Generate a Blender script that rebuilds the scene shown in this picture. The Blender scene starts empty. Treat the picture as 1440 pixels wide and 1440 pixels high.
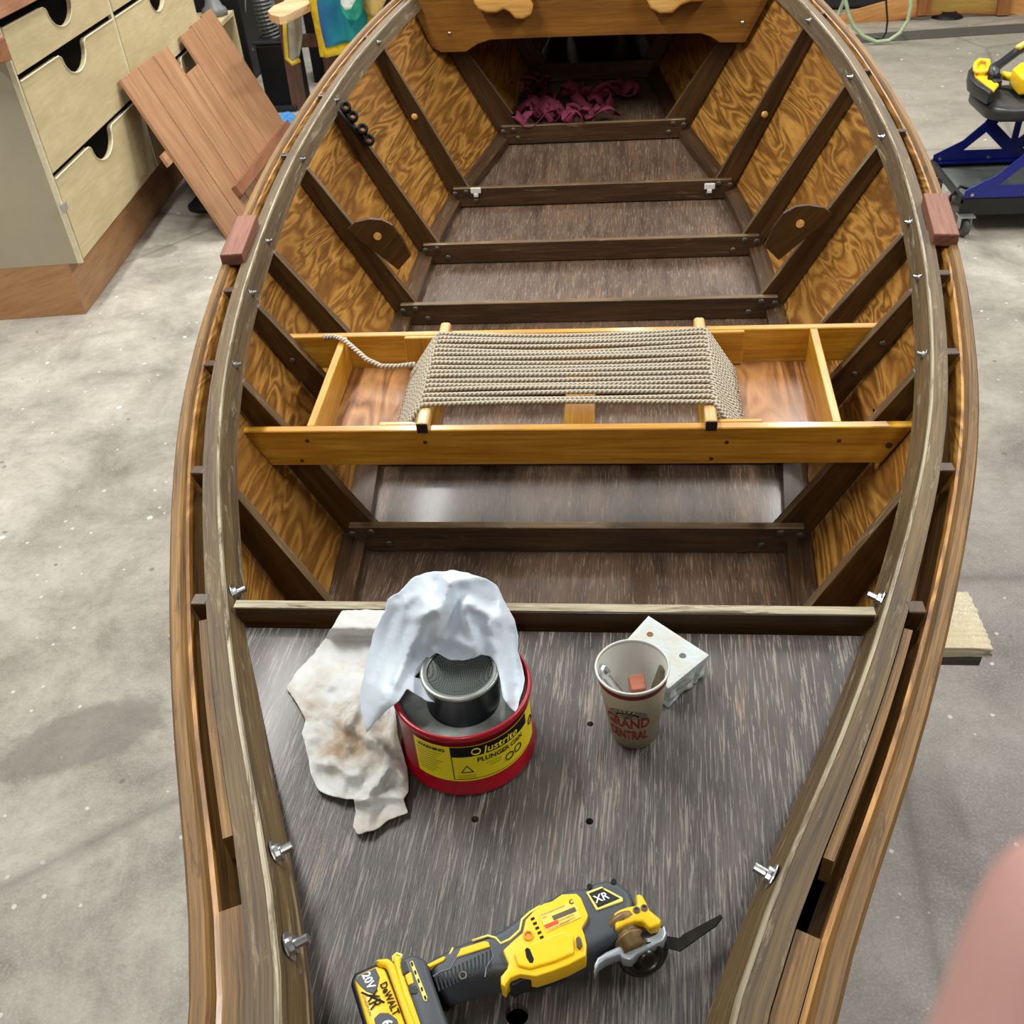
import bpy, bmesh, math, random
import numpy as np
from mathutils import Vector, Matrix, noise
from mathutils.geometry import delaunay_2d_cdt
random.seed(7)
SC = bpy.context.scene
COL = SC.collection
H = 1.75                       # camera height above the concrete
F = 1335.0                     # focal length in pixels of the 1440 px frame
MC = np.array([[9.94744094e-01, 8.43653433e-04, -1.02388849e-01],
               [8.11316968e-02, -6.16525912e-01, 7.83143312e-01],
               [-6.24646767e-02, -7.87334165e-01, -6.13353957e-01]])

def ray(x, y): return Vector(MC @ np.array([x - 720, y - 720, F]))
def atZ(x, y, z):
    r = ray(x, y); return Vector((0, 0, H)) + r * ((z - H) / r.z)
def atY(x, y, Y):
    r = ray(x, y); return Vector((0, 0, H)) + r * (Y / r.y)
def atP(x, y, p, n):
    r = ray(x, y); o = Vector((0, 0, H)); return o + r * ((p - o).dot(n) / r.dot(n))

# ------------------------------------------------------------------ tagging
def tag(o, label=None, cat=None, group=None, kind=None):
    if label: o['label'] = label
    if cat: o['category'] = cat
    if group: o['group'] = group
    if kind: o['kind'] = kind
    return o
def empty(name, loc, label=None, cat=None, group=None):
    o = bpy.data.objects.new(name, None); COL.objects.link(o); o.location = loc
    o.empty_display_size = .05
    return tag(o, label, cat, group)

# ------------------------------------------------------------------ mesh builder
class MB:
    def __init__(s):
        s.bm = bmesh.new(); s.uv = s.bm.loops.layers.uv.new('UVMap'); s.done = set(); s.off = (0, 0)
    def _auto(s, faces, axis):
        a = Vector(axis).normalized(); ou, ov = random.random() * 9, random.random() * 9
        for f in faces:
            f.normal_update(); n = f.normal
            p = n.cross(a)
            if p.length < .35:
                p = n.cross(Vector((.31, .94, .12))).normalized(); q = n.cross(p)
            else:
                p.normalize(); q = a
            for l in f.loops:
                l[s.uv].uv = (l.vert.co.dot(q) + ou, l.vert.co.dot(p) + ov)
    def hexa(s, P, axis=None):
        """P: 8 points, bottom 4 then top 4."""
        v = [s.bm.verts.new(p) for p in P]
        fs = [s.bm.faces.new([v[i] for i in q]) for q in ((3,2,1,0),(4,5,6,7),(0,1,5,4),(1,2,6,5),(2,3,7,6),(3,0,4,7))]
        bmesh.ops.recalc_face_normals(s.bm, faces=fs)
        if axis is None:
            e = [(Vector(P[1]) - Vector(P[0])), (Vector(P[3]) - Vector(P[0])), (Vector(P[4]) - Vector(P[0]))]
            axis = max(e, key=lambda k: k.length)
        s._auto(fs, axis); return s
    def box(s, c, size, rot=None, axis=None):
        R = rot if rot is not None else Matrix.Identity(3)
        c = Vector(c); x, y, z = [k / 2 for k in size]
        P = [c + R @ Vector(p) for p in ((-x,-y,-z),(x,-y,-z),(x,y,-z),(-x,y,-z),(-x,-y,z),(x,-y,z),(x,y,z),(-x,y,z))]
        return s.hexa(P, axis)
    def prism(s, pts, vec, axis=(1, 0, 0)):
        """extrude a planar polygon by vec"""
        vec = Vector(vec)
        a = [s.bm.verts.new(p) for p in pts]; b = [s.bm.verts.new(Vector(p) + vec) for p in pts]
        n = len(a); fs = [s.bm.faces.new(a[::-1]), s.bm.faces.new(b)]
        for i in range(n): fs.append(s.bm.faces.new((a[i], a[(i+1) % n], b[(i+1) % n], b[i])))
        bmesh.ops.recalc_face_normals(s.bm, faces=fs)
        s._auto(fs, axis); return s
    def loft(s, secs, caps=True, closed=True, flipuv=False):
        ou, ov = random.random() * 5, random.random() * 5
        rows = [[s.bm.verts.new(p) for p in sec] for sec in secs]
        n = len(secs[0]); u = [0]
        for i in range(1, len(secs)):
            u.append(u[-1] + sum((Vector(secs[i][k]) - Vector(secs[i-1][k])).length for k in range(n)) / n)
        fs = []; m = n if closed else n - 1
        for i in range(len(rows) - 1):
            v, w = [0], [0]
            for k in range(n):
                v.append(v[-1] + (Vector(secs[i][(k+1) % n]) - Vector(secs[i][k])).length)
                w.append(w[-1] + (Vector(secs[i+1][(k+1) % n]) - Vector(secs[i+1][k])).length)
            for k in range(m):
                f = s.bm.faces.new((rows[i][k], rows[i][(k+1) % n], rows[i+1][(k+1) % n], rows[i+1][k]))
                uvs = ((u[i], v[k]), (u[i], v[k+1]), (u[i+1], w[k+1]), (u[i+1], w[k]))
                for l, t in zip(f.loops, uvs): l[s.uv].uv = (t[0] + ou, t[1] + ov)
                fs.append(f)
        if caps and closed:
            fs += [s.bm.faces.new(rows[0][::-1]), s.bm.faces.new(rows[-1])]
        bmesh.ops.recalc_face_normals(s.bm, faces=fs)
        return s
    def tube(s, path, r, n=8, caps=True):
        path = [Vector(p) for p in path]; secs = []; up = None
        for i, p in enumerate(path):
            t = (path[min(i+1, len(path)-1)] - path[max(i-1, 0)]).normalized()
            if up is None:
                up = Vector((0, 0, 1)) if abs(t.z) < .9 else Vector((1, 0, 0))
            a = (up - t * up.dot(t)).normalized(); b = t.cross(a); up = a
            rr = r[i] if isinstance(r, (list, tuple)) else r
            secs.append([p + (a * math.cos(k * 2 * math.pi / n) + b * math.sin(k * 2 * math.pi / n)) * rr for k in range(n)])
        return s.loft(secs, caps)
    def lathe(s, prof, c, axis=(0, 0, 1), n=40, close=False):
        """prof: list of (r, h) from bottom to top along the axis"""
        ax = Vector(axis).normalized(); t = Vector((1, 0, 0)) if abs(ax.x) < .9 else Vector((0, 1, 0))
        a = (t - ax * t.dot(ax)).normalized(); b = ax.cross(a); c = Vector(c); fs = []
        rows = []
        for (r, h) in prof:
            if r < 1e-6: rows.append([s.bm.verts.new(c + ax * h)])
            else: rows.append([s.bm.verts.new(c + ax * h + (a * math.cos(k*2*math.pi/n) + b * math.sin(k*2*math.pi/n)) * r) for k in range(n)])
        if close: rows.append(rows[0])
        for i in range(len(rows) - 1):
            A, B = rows[i], rows[i+1]
            for k in range(n):
                k2 = (k+1) % n
                if len(A) == 1 and len(B) == 1: continue
                if len(A) == 1: q = (A[0], B[k2], B[k])
                elif len(B) == 1: q = (A[k], A[k2], B[0])
                else: q = (A[k], A[k2], B[k2], B[k])
                f = s.bm.faces.new(q); fs.append(f)
                for l in f.loops:
                    l[s.uv].uv = (k / n, i / len(rows))
        bmesh.ops.recalc_face_normals(s.bm, faces=fs)
        return s
    def build(s, name, m, parent=None, smooth=False, bevel=0, seg=2, solid=0, sub=0, angle=.6):
        me = bpy.data.meshes.new(name)
        s.bm.to_mesh(me); s.bm.free()
        o = bpy.data.objects.new(name, me); COL.objects.link(o)
        if m: me.materials.append(m)
        if parent is not None:
            o.parent = parent; W = wloc(parent); o.location = -W
        if smooth:
            for p in me.polygons: p.use_smooth = True
        if solid:
            k = o.modifiers.new('t', 'SOLIDIFY'); k.thickness = solid; k.offset = -1
        if bevel:
            k = o.modifiers.new('b', 'BEVEL'); k.width = bevel; k.segments = seg; k.limit_method = 'ANGLE'; k.angle_limit = angle
        if sub:
            k = o.modifiers.new('s', 'SUBSURF'); k.levels = sub; k.render_levels = sub
        return o
def wloc(o):
    v = Vector((0, 0, 0))
    while o is not None: v = v + o.location; o = o.parent
    return v

# ------------------------------------------------------------------ materials
def srgb(r, g, b):
    f = lambda c: (c / 12.92 if c <= .04045 else ((c + .055) / 1.055) ** 2.4)
    return (f(r / 255), f(g / 255), f(b / 255), 1)
class NT:
    def __init__(s, name):
        s.m = bpy.data.materials.new(name); s.m.use_nodes = True; s.t = s.m.node_tree
        s.b = s.t.nodes['Principled BSDF']
    def n(s, ty, **k):
        q = s.t.nodes.new(ty)
        for a, v in k.items(): setattr(q, a, v)
        return q
    def l(s, a, b): s.t.links.new(a, b)
    def val(s, sock, v):
        if hasattr(v, 'is_linked') or hasattr(v, 'links'): s.l(v, sock)
        else: sock.default_value = v
    def coords(s, kind, scale=(1, 1, 1), rot=(0, 0, 0)):
        tc = s.n('ShaderNodeTexCoord'); mp = s.n('ShaderNodeMapping')
        s.l(tc.outputs[kind], mp.inputs[0]); mp.inputs['Scale'].default_value = scale; mp.inputs['Rotation'].default_value = rot
        return mp.outputs[0]
    def noise(s, vec, scale, detail=4, rough=.55, dist=0.0):
        q = s.n('ShaderNodeTexNoise'); s.l(vec, q.inputs['Vector']); q.inputs['Scale'].default_value = scale
        q.inputs['Detail'].default_value = detail; q.inputs['Roughness'].default_value = rough; q.inputs['Distortion'].default_value = dist
        return q.outputs['Fac']
    def ramp(s, fac, stops, interp='LINEAR'):
        q = s.n('ShaderNodeValToRGB'); s.l(fac, q.inputs[0]); cr = q.color_ramp; cr.interpolation = interp
        while len(cr.elements) < len(stops): cr.elements.new(.5)
        for e, (p, c) in zip(cr.elements, stops):
            e.position = p; e.color = c if len(c) == 4 else (*c, 1)
        return q.outputs[0]
    def math(s, op, a, b=0.0, c=None):
        q = s.n('ShaderNodeMath', operation=op); s.val(q.inputs[0], a); s.val(q.inputs[1], b)
        if c is not None: s.val(q.inputs[2], c)
        return q.outputs[0]
    def mix(s, fac, a, b, mode='MIX'):
        q = s.n('ShaderNodeMix', data_type='RGBA', blend_type=mode)
        s.val(q.inputs[0], fac); s.val(q.inputs[6], a); s.val(q.inputs[7], b)
        return q.outputs[2]
    def bump(s, h, strength=.3, dist=.002):
        q = s.n('ShaderNodeBump'); s.l(h, q.inputs['Height']); q.inputs['Strength'].default_value = strength; q.inputs['Distance'].default_value = dist
        s.l(q.outputs[0], s.b.inputs['Normal'])
    def out(s, col=None, rough=.5, metal=0, coat=0, spec=None):
        if col is not None: s.val(s.b.inputs['Base Color'], col)
        s.val(s.b.inputs['Roughness'], rough); s.b.inputs['Metallic'].default_value = metal
        s.b.inputs['Coat Weight'].default_value = coat; s.b.inputs['Coat Roughness'].default_value = .12
        if spec is not None: s.b.inputs['Specular IOR Level'].default_value = spec
        return s.m

BW = lambda a, b: [(a, (0, 0, 0, 1)), (b, (1, 1, 1, 1))]
def wood(name, dark, mid, light, rough=.4, coat=.3, fine=1.0, wear=None, wearamt=.5, bump=.15, blotch=None):
    """straight grain running along U"""
    t = NT(name); uv = t.coords('UV')
    m1 = t.n('ShaderNodeMapping'); t.l(uv, m1.inputs[0]); m1.inputs['Scale'].default_value = (6, 170 * fine, 1)
    m2 = t.n('ShaderNodeMapping'); t.l(uv, m2.inputs[0]); m2.inputs['Scale'].default_value = (1.6, 22 * fine, 1)
    a = t.noise(m1.outputs[0], 1, 4, .65, .3); b = t.noise(m2.outputs[0], 1, 3, .5, 1.2)
    f = t.math('MULTIPLY_ADD', a, .55, t.math('MULTIPLY', b, .45))
    c = t.ramp(f, [(.34, dark), (.5, mid), (.66, light)])
    if blotch:
        g = t.noise(uv, 7, 3, .6)
        c = t.mix(t.ramp(g, [(.45, (0, 0, 0, 1)), (.72, (.6, .6, .6, 1))]), c, blotch)
    r = rough
    if wear:
        m3 = t.n('ShaderNodeMapping'); t.l(uv, m3.inputs[0]); m3.inputs['Scale'].default_value = (7, 60, 1)
        w = t.noise(m3.outputs[0], 1, 6, .75, .6)
        wf = t.ramp(w, [(.62 - wearamt * .25, (0, 0, 0, 1)), (.70 - wearamt * .1, (1, 1, 1, 1))])
        c = t.mix(wf, c, wear); r = t.math('MULTIPLY_ADD', wf, .25, rough)
    t.bump(a, bump, .001)
    return t.out(c, r, 0, coat)
def plywood(name, dark, mid, light, rough=.3, coat=.5, scale=1.0, bands=9, blotch=None, bump=.05):
    """rotary cut fir plywood: contour-like wild grain stretched along U"""
    t = NT(name); uv = t.coords('UV')
    m1 = t.n('ShaderNodeMapping'); t.l(uv, m1.inputs[0]); m1.inputs['Scale'].default_value = (1.6 * scale, 9 * scale, 1)
    a = t.noise(m1.outputs[0], 1, 2.2, .5, .9)
    k = t.math('FRACT', t.math('MULTIPLY', a, bands))
    tri = t.math('ABSOLUTE', t.math('MULTIPLY_ADD', k, 2, -1))
    m2 = t.n('ShaderNodeMapping'); t.l(uv, m2.inputs[0]); m2.inputs['Scale'].default_value = (22, 240, 1)
    fn = t.noise(m2.outputs[0], 1, 3, .7)
    f = t.math('MULTIPLY_ADD', fn, .7, t.math('MULTIPLY', tri, .55))
    c = t.ramp(f, [(.36, light), (.62, mid), (.88, dark)])
    g = t.noise(uv, 3.2, 3, .6)
    c = t.mix(t.ramp(g, [(.4, (0, 0, 0, 1)), (.75, (.75, .75, .75, 1))]), c, blotch or mid)
    t.bump(fn, bump, .0008)
    return t.out(c, rough, 0, coat)
def plain(name, rgb, rough=.5, metal=0, coat=0, var=.12, vs=30, bump=0, spec=None):
    t = NT(name); oc = t.coords('Object')
    n = t.noise(oc, vs, 3, .6)
    lo = tuple(c * (1 - var) for c in rgb[:3]) + (1,); hi = tuple(min(1, c * (1 + var)) for c in rgb[:3]) + (1,)
    c = t.ramp(n, [(.3, lo), (.7, hi)])
    if bump: t.bump(t.noise(oc, vs * 8, 2), bump, .001)
    return t.out(c, t.math('MULTIPLY_ADD', n, .15, rough - .07), metal, coat, spec)

M = {}
M['side'] = plywood('varnished_fir_plywood', srgb(106, 68, 24), srgb(150, 104, 42), srgb(186, 138, 66), .38, .3, 1.3, 8, srgb(140, 92, 40))
M['frame'] = wood('dark_stained_frame_wood', srgb(40, 25, 8), srgb(64, 41, 15), srgb(86, 58, 25), .42, .15)
M['member'] = wood('dark_floor_frame_wood', srgb(40, 26, 13), srgb(64, 43, 23), srgb(90, 63, 36), .42, .15, 1, srgb(112, 88, 60), .15)
M['floor_ply'] = None
M['frame_edge'] = wood('paler_frame_edge', srgb(66, 48, 28), srgb(96, 74, 46), srgb(124, 102, 70), .5, .1, 1, srgb(150, 134, 104), .2)  # paler wood for inboard rib faces and floor member tops
M['bulk'] = wood('oiled_brown_plank', srgb(96, 60, 16), srgb(126, 82, 26), srgb(148, 100, 36), .42, .12, 1.3)
M['carved'] = wood('pale_yellow_carved_wood', srgb(196, 138, 60), srgb(222, 170, 90), srgb(240, 200, 125), .35, .3)
M['seat'] = wood('yellow_oak', srgb(150, 98, 18), srgb(186, 134, 34), srgb(212, 166, 62), .36, .25, 1, None, .1, .12, srgb(170, 110, 30))
M['outwale'] = wood('weathered_brown_rail_wood', srgb(60, 42, 18), srgb(112, 80, 32), srgb(148, 110, 52), .6, 0, 2.0, srgb(80, 62, 44), .25, .4)
M['inwale'] = wood('greying_rail_wood', srgb(46, 34, 18), srgb(84, 65, 34), srgb(112, 90, 52), .6, 0, 2.0, srgb(136, 126, 102), .22, .4)
M['railtop'] = wood('bare_worn_wood_edge', srgb(112, 102, 80), srgb(158, 148, 122), srgb(190, 182, 158), .6, 0, .8, srgb(84, 68, 48), .5, .4)
M['blackhole'] = plain('dark_hole', (.004, .003, .003), .8, spec=.05)

def deck_mat(name, base, dark, light, pink, streak=1.0, rough=.34, lt=.57, axis_rot=0.05):
    t = NT(name); oc = t.coords('Object', rot=(0, 0, axis_rot))
    def st(sx, sy, d, r, dist=0.0):
        mp = t.n('ShaderNodeMapping'); t.l(oc, mp.inputs[0]); mp.inputs['Scale'].default_value = (sx, sy, 3)
        return t.noise(mp.outputs[0], 1, d, r, dist)
    a = st(210 * streak, 16, 4, .65, .5)         # fine light streaks
    b = st(120 * streak, 9, 3, .6, .8)           # pinkish worn streaks
    big = st(5, 2.2, 3, .6, .6); c2 = st(34, 5, 3, .6, .3)
    c = t.mix(t.ramp(t.math('ADD', t.math('MULTIPLY', c2, .6), t.math('MULTIPLY', big, .5)), BW(.42, .68)), dark, base)
    lf = t.math('MULTIPLY', t.ramp(a, BW(lt, lt + .07)), t.math('MULTIPLY_ADD', big, 1.3, .05))
    c = t.mix(lf, c, light)
    pf = t.math('MULTIPLY', t.ramp(b, BW(.6, .68)), t.ramp(big, BW(.46, .66)))
    c = t.mix(pf, c, pink)
    t.bump(a, .55, .0016)
    return t.out(c, t.math('MULTIPLY_ADD', a, .22, rough - .08), 0, .1)
M['deck'] = deck_mat('weathered_dark_deck_plywood', srgb(80, 74, 69), srgb(50, 46, 43), srgb(140, 133, 124), srgb(148, 114, 92), 1.7, .40, .54)
M['floor_ply'] = deck_mat('worn_brown_floor_plywood', srgb(96, 76, 60), srgb(66, 50, 40), srgb(134, 118, 100), srgb(140, 98, 68), 1.5, .36, .55, 0.03)

def concrete():
    t = NT('stained_workshop_concrete'); oc = t.coords('Object')
    a = t.noise(oc, .55, 4, .6, .4); b = t.noise(oc, 3.3, 6, .7, .3); c3 = t.noise(oc, 42, 4, .7); d = t.noise(oc, 170, 2, .6)
    col = t.ramp(b, [(.3, srgb(112, 107, 97)), (.48, srgb(150, 145, 133)), (.68, srgb(180, 175, 163))])
    # purple-grey paint stained area on the right near side
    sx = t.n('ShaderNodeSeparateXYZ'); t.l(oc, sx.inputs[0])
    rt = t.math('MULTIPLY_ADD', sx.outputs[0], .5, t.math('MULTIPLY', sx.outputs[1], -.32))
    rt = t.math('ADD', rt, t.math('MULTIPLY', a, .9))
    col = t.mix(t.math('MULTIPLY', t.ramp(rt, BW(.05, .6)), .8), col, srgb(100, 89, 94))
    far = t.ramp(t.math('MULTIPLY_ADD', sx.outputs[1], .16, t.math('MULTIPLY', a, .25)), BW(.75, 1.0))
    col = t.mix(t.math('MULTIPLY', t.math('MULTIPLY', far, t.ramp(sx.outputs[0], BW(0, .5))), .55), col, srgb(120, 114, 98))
    col = t.mix(t.math('MULTIPLY', t.ramp(a, BW(.56, .62)), .30), col, srgb(98, 92, 84))
    col = t.mix(t.math('MULTIPLY', t.ramp(c3, BW(.5, .75)), .4), col, srgb(110, 104, 98))
    col = t.mix(t.math('MULTIPLY', t.ramp(d, BW(.45, .75)), .25), col, srgb(200, 196, 186))
    # paint drips: white, green
    for seed, sc, th, cc, am in ((0, 5.5, .055, srgb(222, 220, 212), .9), (3.3, 17, .10, srgb(205, 204, 200), .8), (7.7, 2.3, .028, srgb(92, 138, 128), .7), (5.1, 8, .07, srgb(84, 78, 72), .6)):
        mp = t.n('ShaderNodeMapping'); t.l(oc, mp.inputs[0]); mp.inputs['Location'].default_value = (seed, seed * 2, 0)
        wp = t.mix(.07, mp.outputs[0], t.n('ShaderNodeTexNoise').outputs['Color'])
        v = t.n('ShaderNodeTexVoronoi'); t.l(wp, v.inputs['Vector']); v.inputs['Scale'].default_value = sc; v.inputs['Randomness'].default_value = 1
        k = t.math('ADD', v.outputs['Distance'], t.math('MULTIPLY', c3, th * 1.2))
        col = t.mix(t.math('MULTIPLY', t.ramp(k, [(th * 1.3, (1, 1, 1, 1)), (th * 1.5, (0, 0, 0, 1))]), am), col, cc)
    # long dark stains
    for (p, q, hw, am) in (((-30, 1085), (262, 985), .11, .55), ((185, 362), (258, 345), .10, .45)):
        a_, b_ = atZ(*p, 0), atZ(*q, 0); c_ = (a_ + b_) / 2; L_ = (b_ - a_).length / 2; an = math.atan2(b_.y - a_.y, b_.x - a_.x)
        m_ = t.n('ShaderNodeVectorMath', operation='SUBTRACT'); t.l(oc, m_.inputs[0]); m_.inputs[1].default_value = c_
        r_ = t.n('ShaderNodeMapping'); t.l(m_.outputs[0], r_.inputs[0]); r_.inputs['Rotation'].default_value = (0, 0, -an)
        s_ = t.n('ShaderNodeVectorMath', operation='DIVIDE'); t.l(r_.outputs[0], s_.inputs[0]); s_.inputs[1].default_value = (L_, hw, 1)
        ln = t.n('ShaderNodeVectorMath', operation='LENGTH'); t.l(s_.outputs[0], ln.inputs[0])
        k = t.math('ADD', ln.outputs['Value'], t.math('MULTIPLY_ADD', b, 1.2, -.6))
        col = t.mix(t.math('MULTIPLY', t.ramp(k, [(.75, (1, 1, 1, 1)), (.95, (0, 0, 0, 1))]), am), col, srgb(92, 88, 80))
    # cracks
    v = t.n('ShaderNodeTexVoronoi', feature='DISTANCE_TO_EDGE'); v.inputs['Scale'].default_value = .42
    wp = t.mix(.25, oc, t.n('ShaderNodeTexNoise').outputs['Color']); t.l(wp, v.inputs['Vector'])
    col = t.mix(t.math('MULTIPLY', t.ramp(v.outputs['Distance'], [(.0, (1, 1, 1, 1)), (.006, (0, 0, 0, 1))]), .45), col, srgb(80, 74, 68))
    t.bump(b, .12, .004)
    return t.out(col, t.math('MULTIPLY_ADD', b, -.3, .72), 0, 0)
M['concrete'] = concrete()
M['wallpaint'] = plain('grey_workshop_wall_paint', srgb(120, 118, 112), .8, vs=3, var=.04)
M['steel'] = plain('zinc_plated_steel', srgb(200, 202, 205), .28, 1)
M['bolt'] = plain('dull_bolt_head', srgb(92, 88, 80), .45, .75, var=.3, vs=120)
M['rope'] = None
def rope_mat():
    t = NT('twisted_cotton_rope'); uv = t.coords('UV')
    s = t.n('ShaderNodeSeparateXYZ'); t.l(uv, s.inputs[0])
    w = t.math('SINE', t.math('MULTIPLY_ADD', s.outputs[0], 620, t.math('MULTIPLY', s.outputs[1], 330)))
    f = t.math('MULTIPLY_ADD', w, .5, .5)
    c = t.ramp(f, [(0, srgb(128, 116, 98)), (.45, srgb(188, 178, 158)), (1, srgb(206, 198, 180))])
    t.bump(f, .9, .002)
    return t.out(c, .85)
M['rope'] = rope_mat()
# ------------------------------------------------------------------ boat curves
def spline(xs, ys):
    xs = np.array(xs, float); ys = np.array(ys, float); n = len(xs); h = np.diff(xs)
    A = np.eye(n); r = np.zeros(n)
    for i in range(1, n-1):
        A[i, i-1] = h[i-1]; A[i, i] = 2 * (h[i-1] + h[i]); A[i, i+1] = h[i]
        r[i] = 6 * ((ys[i+1] - ys[i]) / h[i] - (ys[i] - ys[i-1]) / h[i-1])
    m = np.linalg.solve(A, r)
    def f(x):
        i = int(min(max(np.searchsorted(xs, x) - 1, 0), n-2)); d = x - xs[i]
        b = (ys[i+1] - ys[i]) / h[i] - h[i] * (2*m[i] + m[i+1]) / 6
        return float(ys[i] + b*d + m[i]/2*d*d + (m[i+1]-m[i])/(6*h[i])*d**3)
    return f
Y0, Y1 = .22, 5.15
hg = spline([.2, .38, .69, .98, 1.34, 1.72, 2.08, 2.40, 2.92, 3.34, 3.72, 4.16, 4.7, 5.15], [.85, .872, .917, .943, .962, .953, .950, .945, .888, .823, .733, .655, .57, .51])
wg = spline([.2, .386, .51, .69, .98, 1.16, 1.30, 1.53, 1.81, 2.06, 2.38, 2.72, 2.92, 3.1, 3.46, 3.74, 4.08, 4.5, 5.15], [.235, .291, .345, .433, .5605, .632, .684, .757, .8255, .878, .932, .962, .966, .962, .925, .86, .775, .64, .38])
hf = spline([.2, .98, 1.34, 1.72, 2.40, 2.92, 3.34, 3.74, 4.16, 4.6, 5.15], [1.20, 1.34, 1.365, 1.375, 1.385, 1.387, 1.350, 1.285, 1.18, 1.05, .88])
wc = spline([.2, .5, .98, 1.34, 1.72, 2.08, 2.4, 2.92, 3.34, 3.74, 4.16, 4.6, 5.15], [.20, .30, .43, .50, .535, .575, .61, .632, .618, .555, .40, .28, .15])
X0 = lambda y: -.100 + .0065 * y
MEMB = .075                       # height of the floor members
def gz(y): return H - hg(y)
def fz(y): return H - hf(y) - MEMB
def gp(y, s, off, dz=0.0):
    """point on the sheer, moved inboard by off along the curve's normal"""
    e = .01; d = (wg(y+e) - wg(y-e)) / (2*e); n = math.sqrt(1 + d*d)
    w = wg(y) - off / n; yy = y + off * d / n
    return Vector((X0(y) + s * w, yy, gz(y) + dz))
def cp(y, s, off=0.0, dz=0.0):
    return Vector((X0(y) + s * (wc(y) - off), y, fz(y) + dz))
def inner_w(y, h):
    """half width of the inner hull surface at depth h below the camera"""
    t = (h - hg(y)) / (hf(y) + MEMB - hg(y)); return (wg(y) - .03) * (1-t) + wc(y) * t
YS = [Y0 + (Y1 - Y0) * i / 60 for i in range(61)]

# ------------------------------------------------------------------ room
def struct(name, mb, m):
    o = mb.build(name, m); o['kind'] = 'structure'; return o
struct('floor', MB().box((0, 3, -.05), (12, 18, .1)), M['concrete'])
struct('wall_left', MB().box((-6.05, 3, 2), (.1, 18, 4)), M['wallpaint'])
struct('wall_right', MB().box((6.05, 3, 2), (.1, 18, 4)), M['wallpaint'])
struct('wall_back', MB().box((0, 12.05, 2), (12.2, .1, 4)), M['wallpaint'])
struct('wall_front', MB().box((0, -6.05, 2), (12.2, .1, 4)), M['wallpaint'])
struct('ceiling', MB().box((0, 3, 4.05), (12.2, 18.2, .1)), M['wallpaint'])

# ------------------------------------------------------------------ the boat
boat = empty('drift_boat', (X0(2.5), 2.5, H - 1.47), 'brown varnished plywood rowing boat with dark ribs, seen from inside', 'boat')
# hull panels
for s in (-1, 1):
    mb = MB(); n = 14
    secs = []
    for y in YS:
        a = gp(y, s, .022, -.010); b = cp(y, s); b.z -= .004
        a2 = gp(y, s, .030, -.010); b2 = cp(y, s, .008); b2.z -= .004
        out = [a.lerp(b, k / 7) for k in range(8)]; inn = [b2.lerp(a2, k / 7) for k in range(8)]
        secs.append(out + inn)
    mb.loft(secs); mb.build('side_panel', M['side'], boat)
mb = MB(); secs = []
for y in YS:
    z = fz(y); x = X0(y); w = wc(y) - .003
    secs.append([Vector((x - w, y, z)), Vector((x + w, y, z)), Vector((x + w, y, z - .014)), Vector((x - w, y, z - .014))])
mb.loft(secs); mb.build('bottom_panel', M['floor_ply'], boat)
# transom at the near end and stem at the far end
for y in (Y0, Y1):
    t = .02 if y == Y0 else -.02
    P = [gp(y, -1, .03), gp(y, 1, .03), cp(y, 1, .01), cp(y, -1, .01)]
    MB().prism(P, (0, t, 0)).build('transom', M['bulk'], boat)
# chine logs
for s in (-1, 1):
    secs = []
    for y in YS:
        t = .09; a = cp(y, s, .009); g = gp(y, s, .03); u = (g - a).normalized()
        secs.append([a + u * .045, a + Vector((0, 0, .002)), a + Vector((-s * .034, 0, .002)), a + Vector((-s * .034, 0, .03)), a + u * .045 + Vector((-s * .012, 0, 0))])
    MB().loft(secs).build('chine_log', M['member'], boat)
# outer rail
for s in (-1, 1):
    secs = []
    for y in YS:
        top = [gp(y, s, 0, -.008), gp(y, s, .004, 0), gp(y, s, .018, 0), gp(y, s, .0215, -.004)]
        a = gp(y, s, .0215, -.05); b = gp(y, s, 0, -.05)
        a.x -= s * .028; b.x -= s * .028
        secs.append(top + [a, b])
    MB().loft(secs).build('outer_rail', M['outwale'], boat)
# inner rail with its bare worn top edge
for s in (-1, 1):
    secs, sec2 = [], []
    for y in YS[:57]:
        a = gp(y, s, .055, .000); b = gp(y, s, .084, .000)
        c = b + Vector((-s * .001, 0, 0))
        lo = gp(y, s, .086, -.046); lo2 = gp(y, s, .057, -.046)
        lo.x -= s * .022; lo2.x -= s * .022
        secs.append([a, b, lo, lo2])
        e0 = gp(y, s, .0800, .0012); e1 = gp(y, s, .0845, .0015); e2 = gp(y, s, .0860, -.004); e3 = gp(y, s, .0800, -.002)
        sec2.append([e0, e1, e2, e3])
    o = MB().loft(secs).build('inner_rail', M['inwale'], boat)
    MB().loft(sec2).build('worn_edge', M['railtop'], o)
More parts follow.
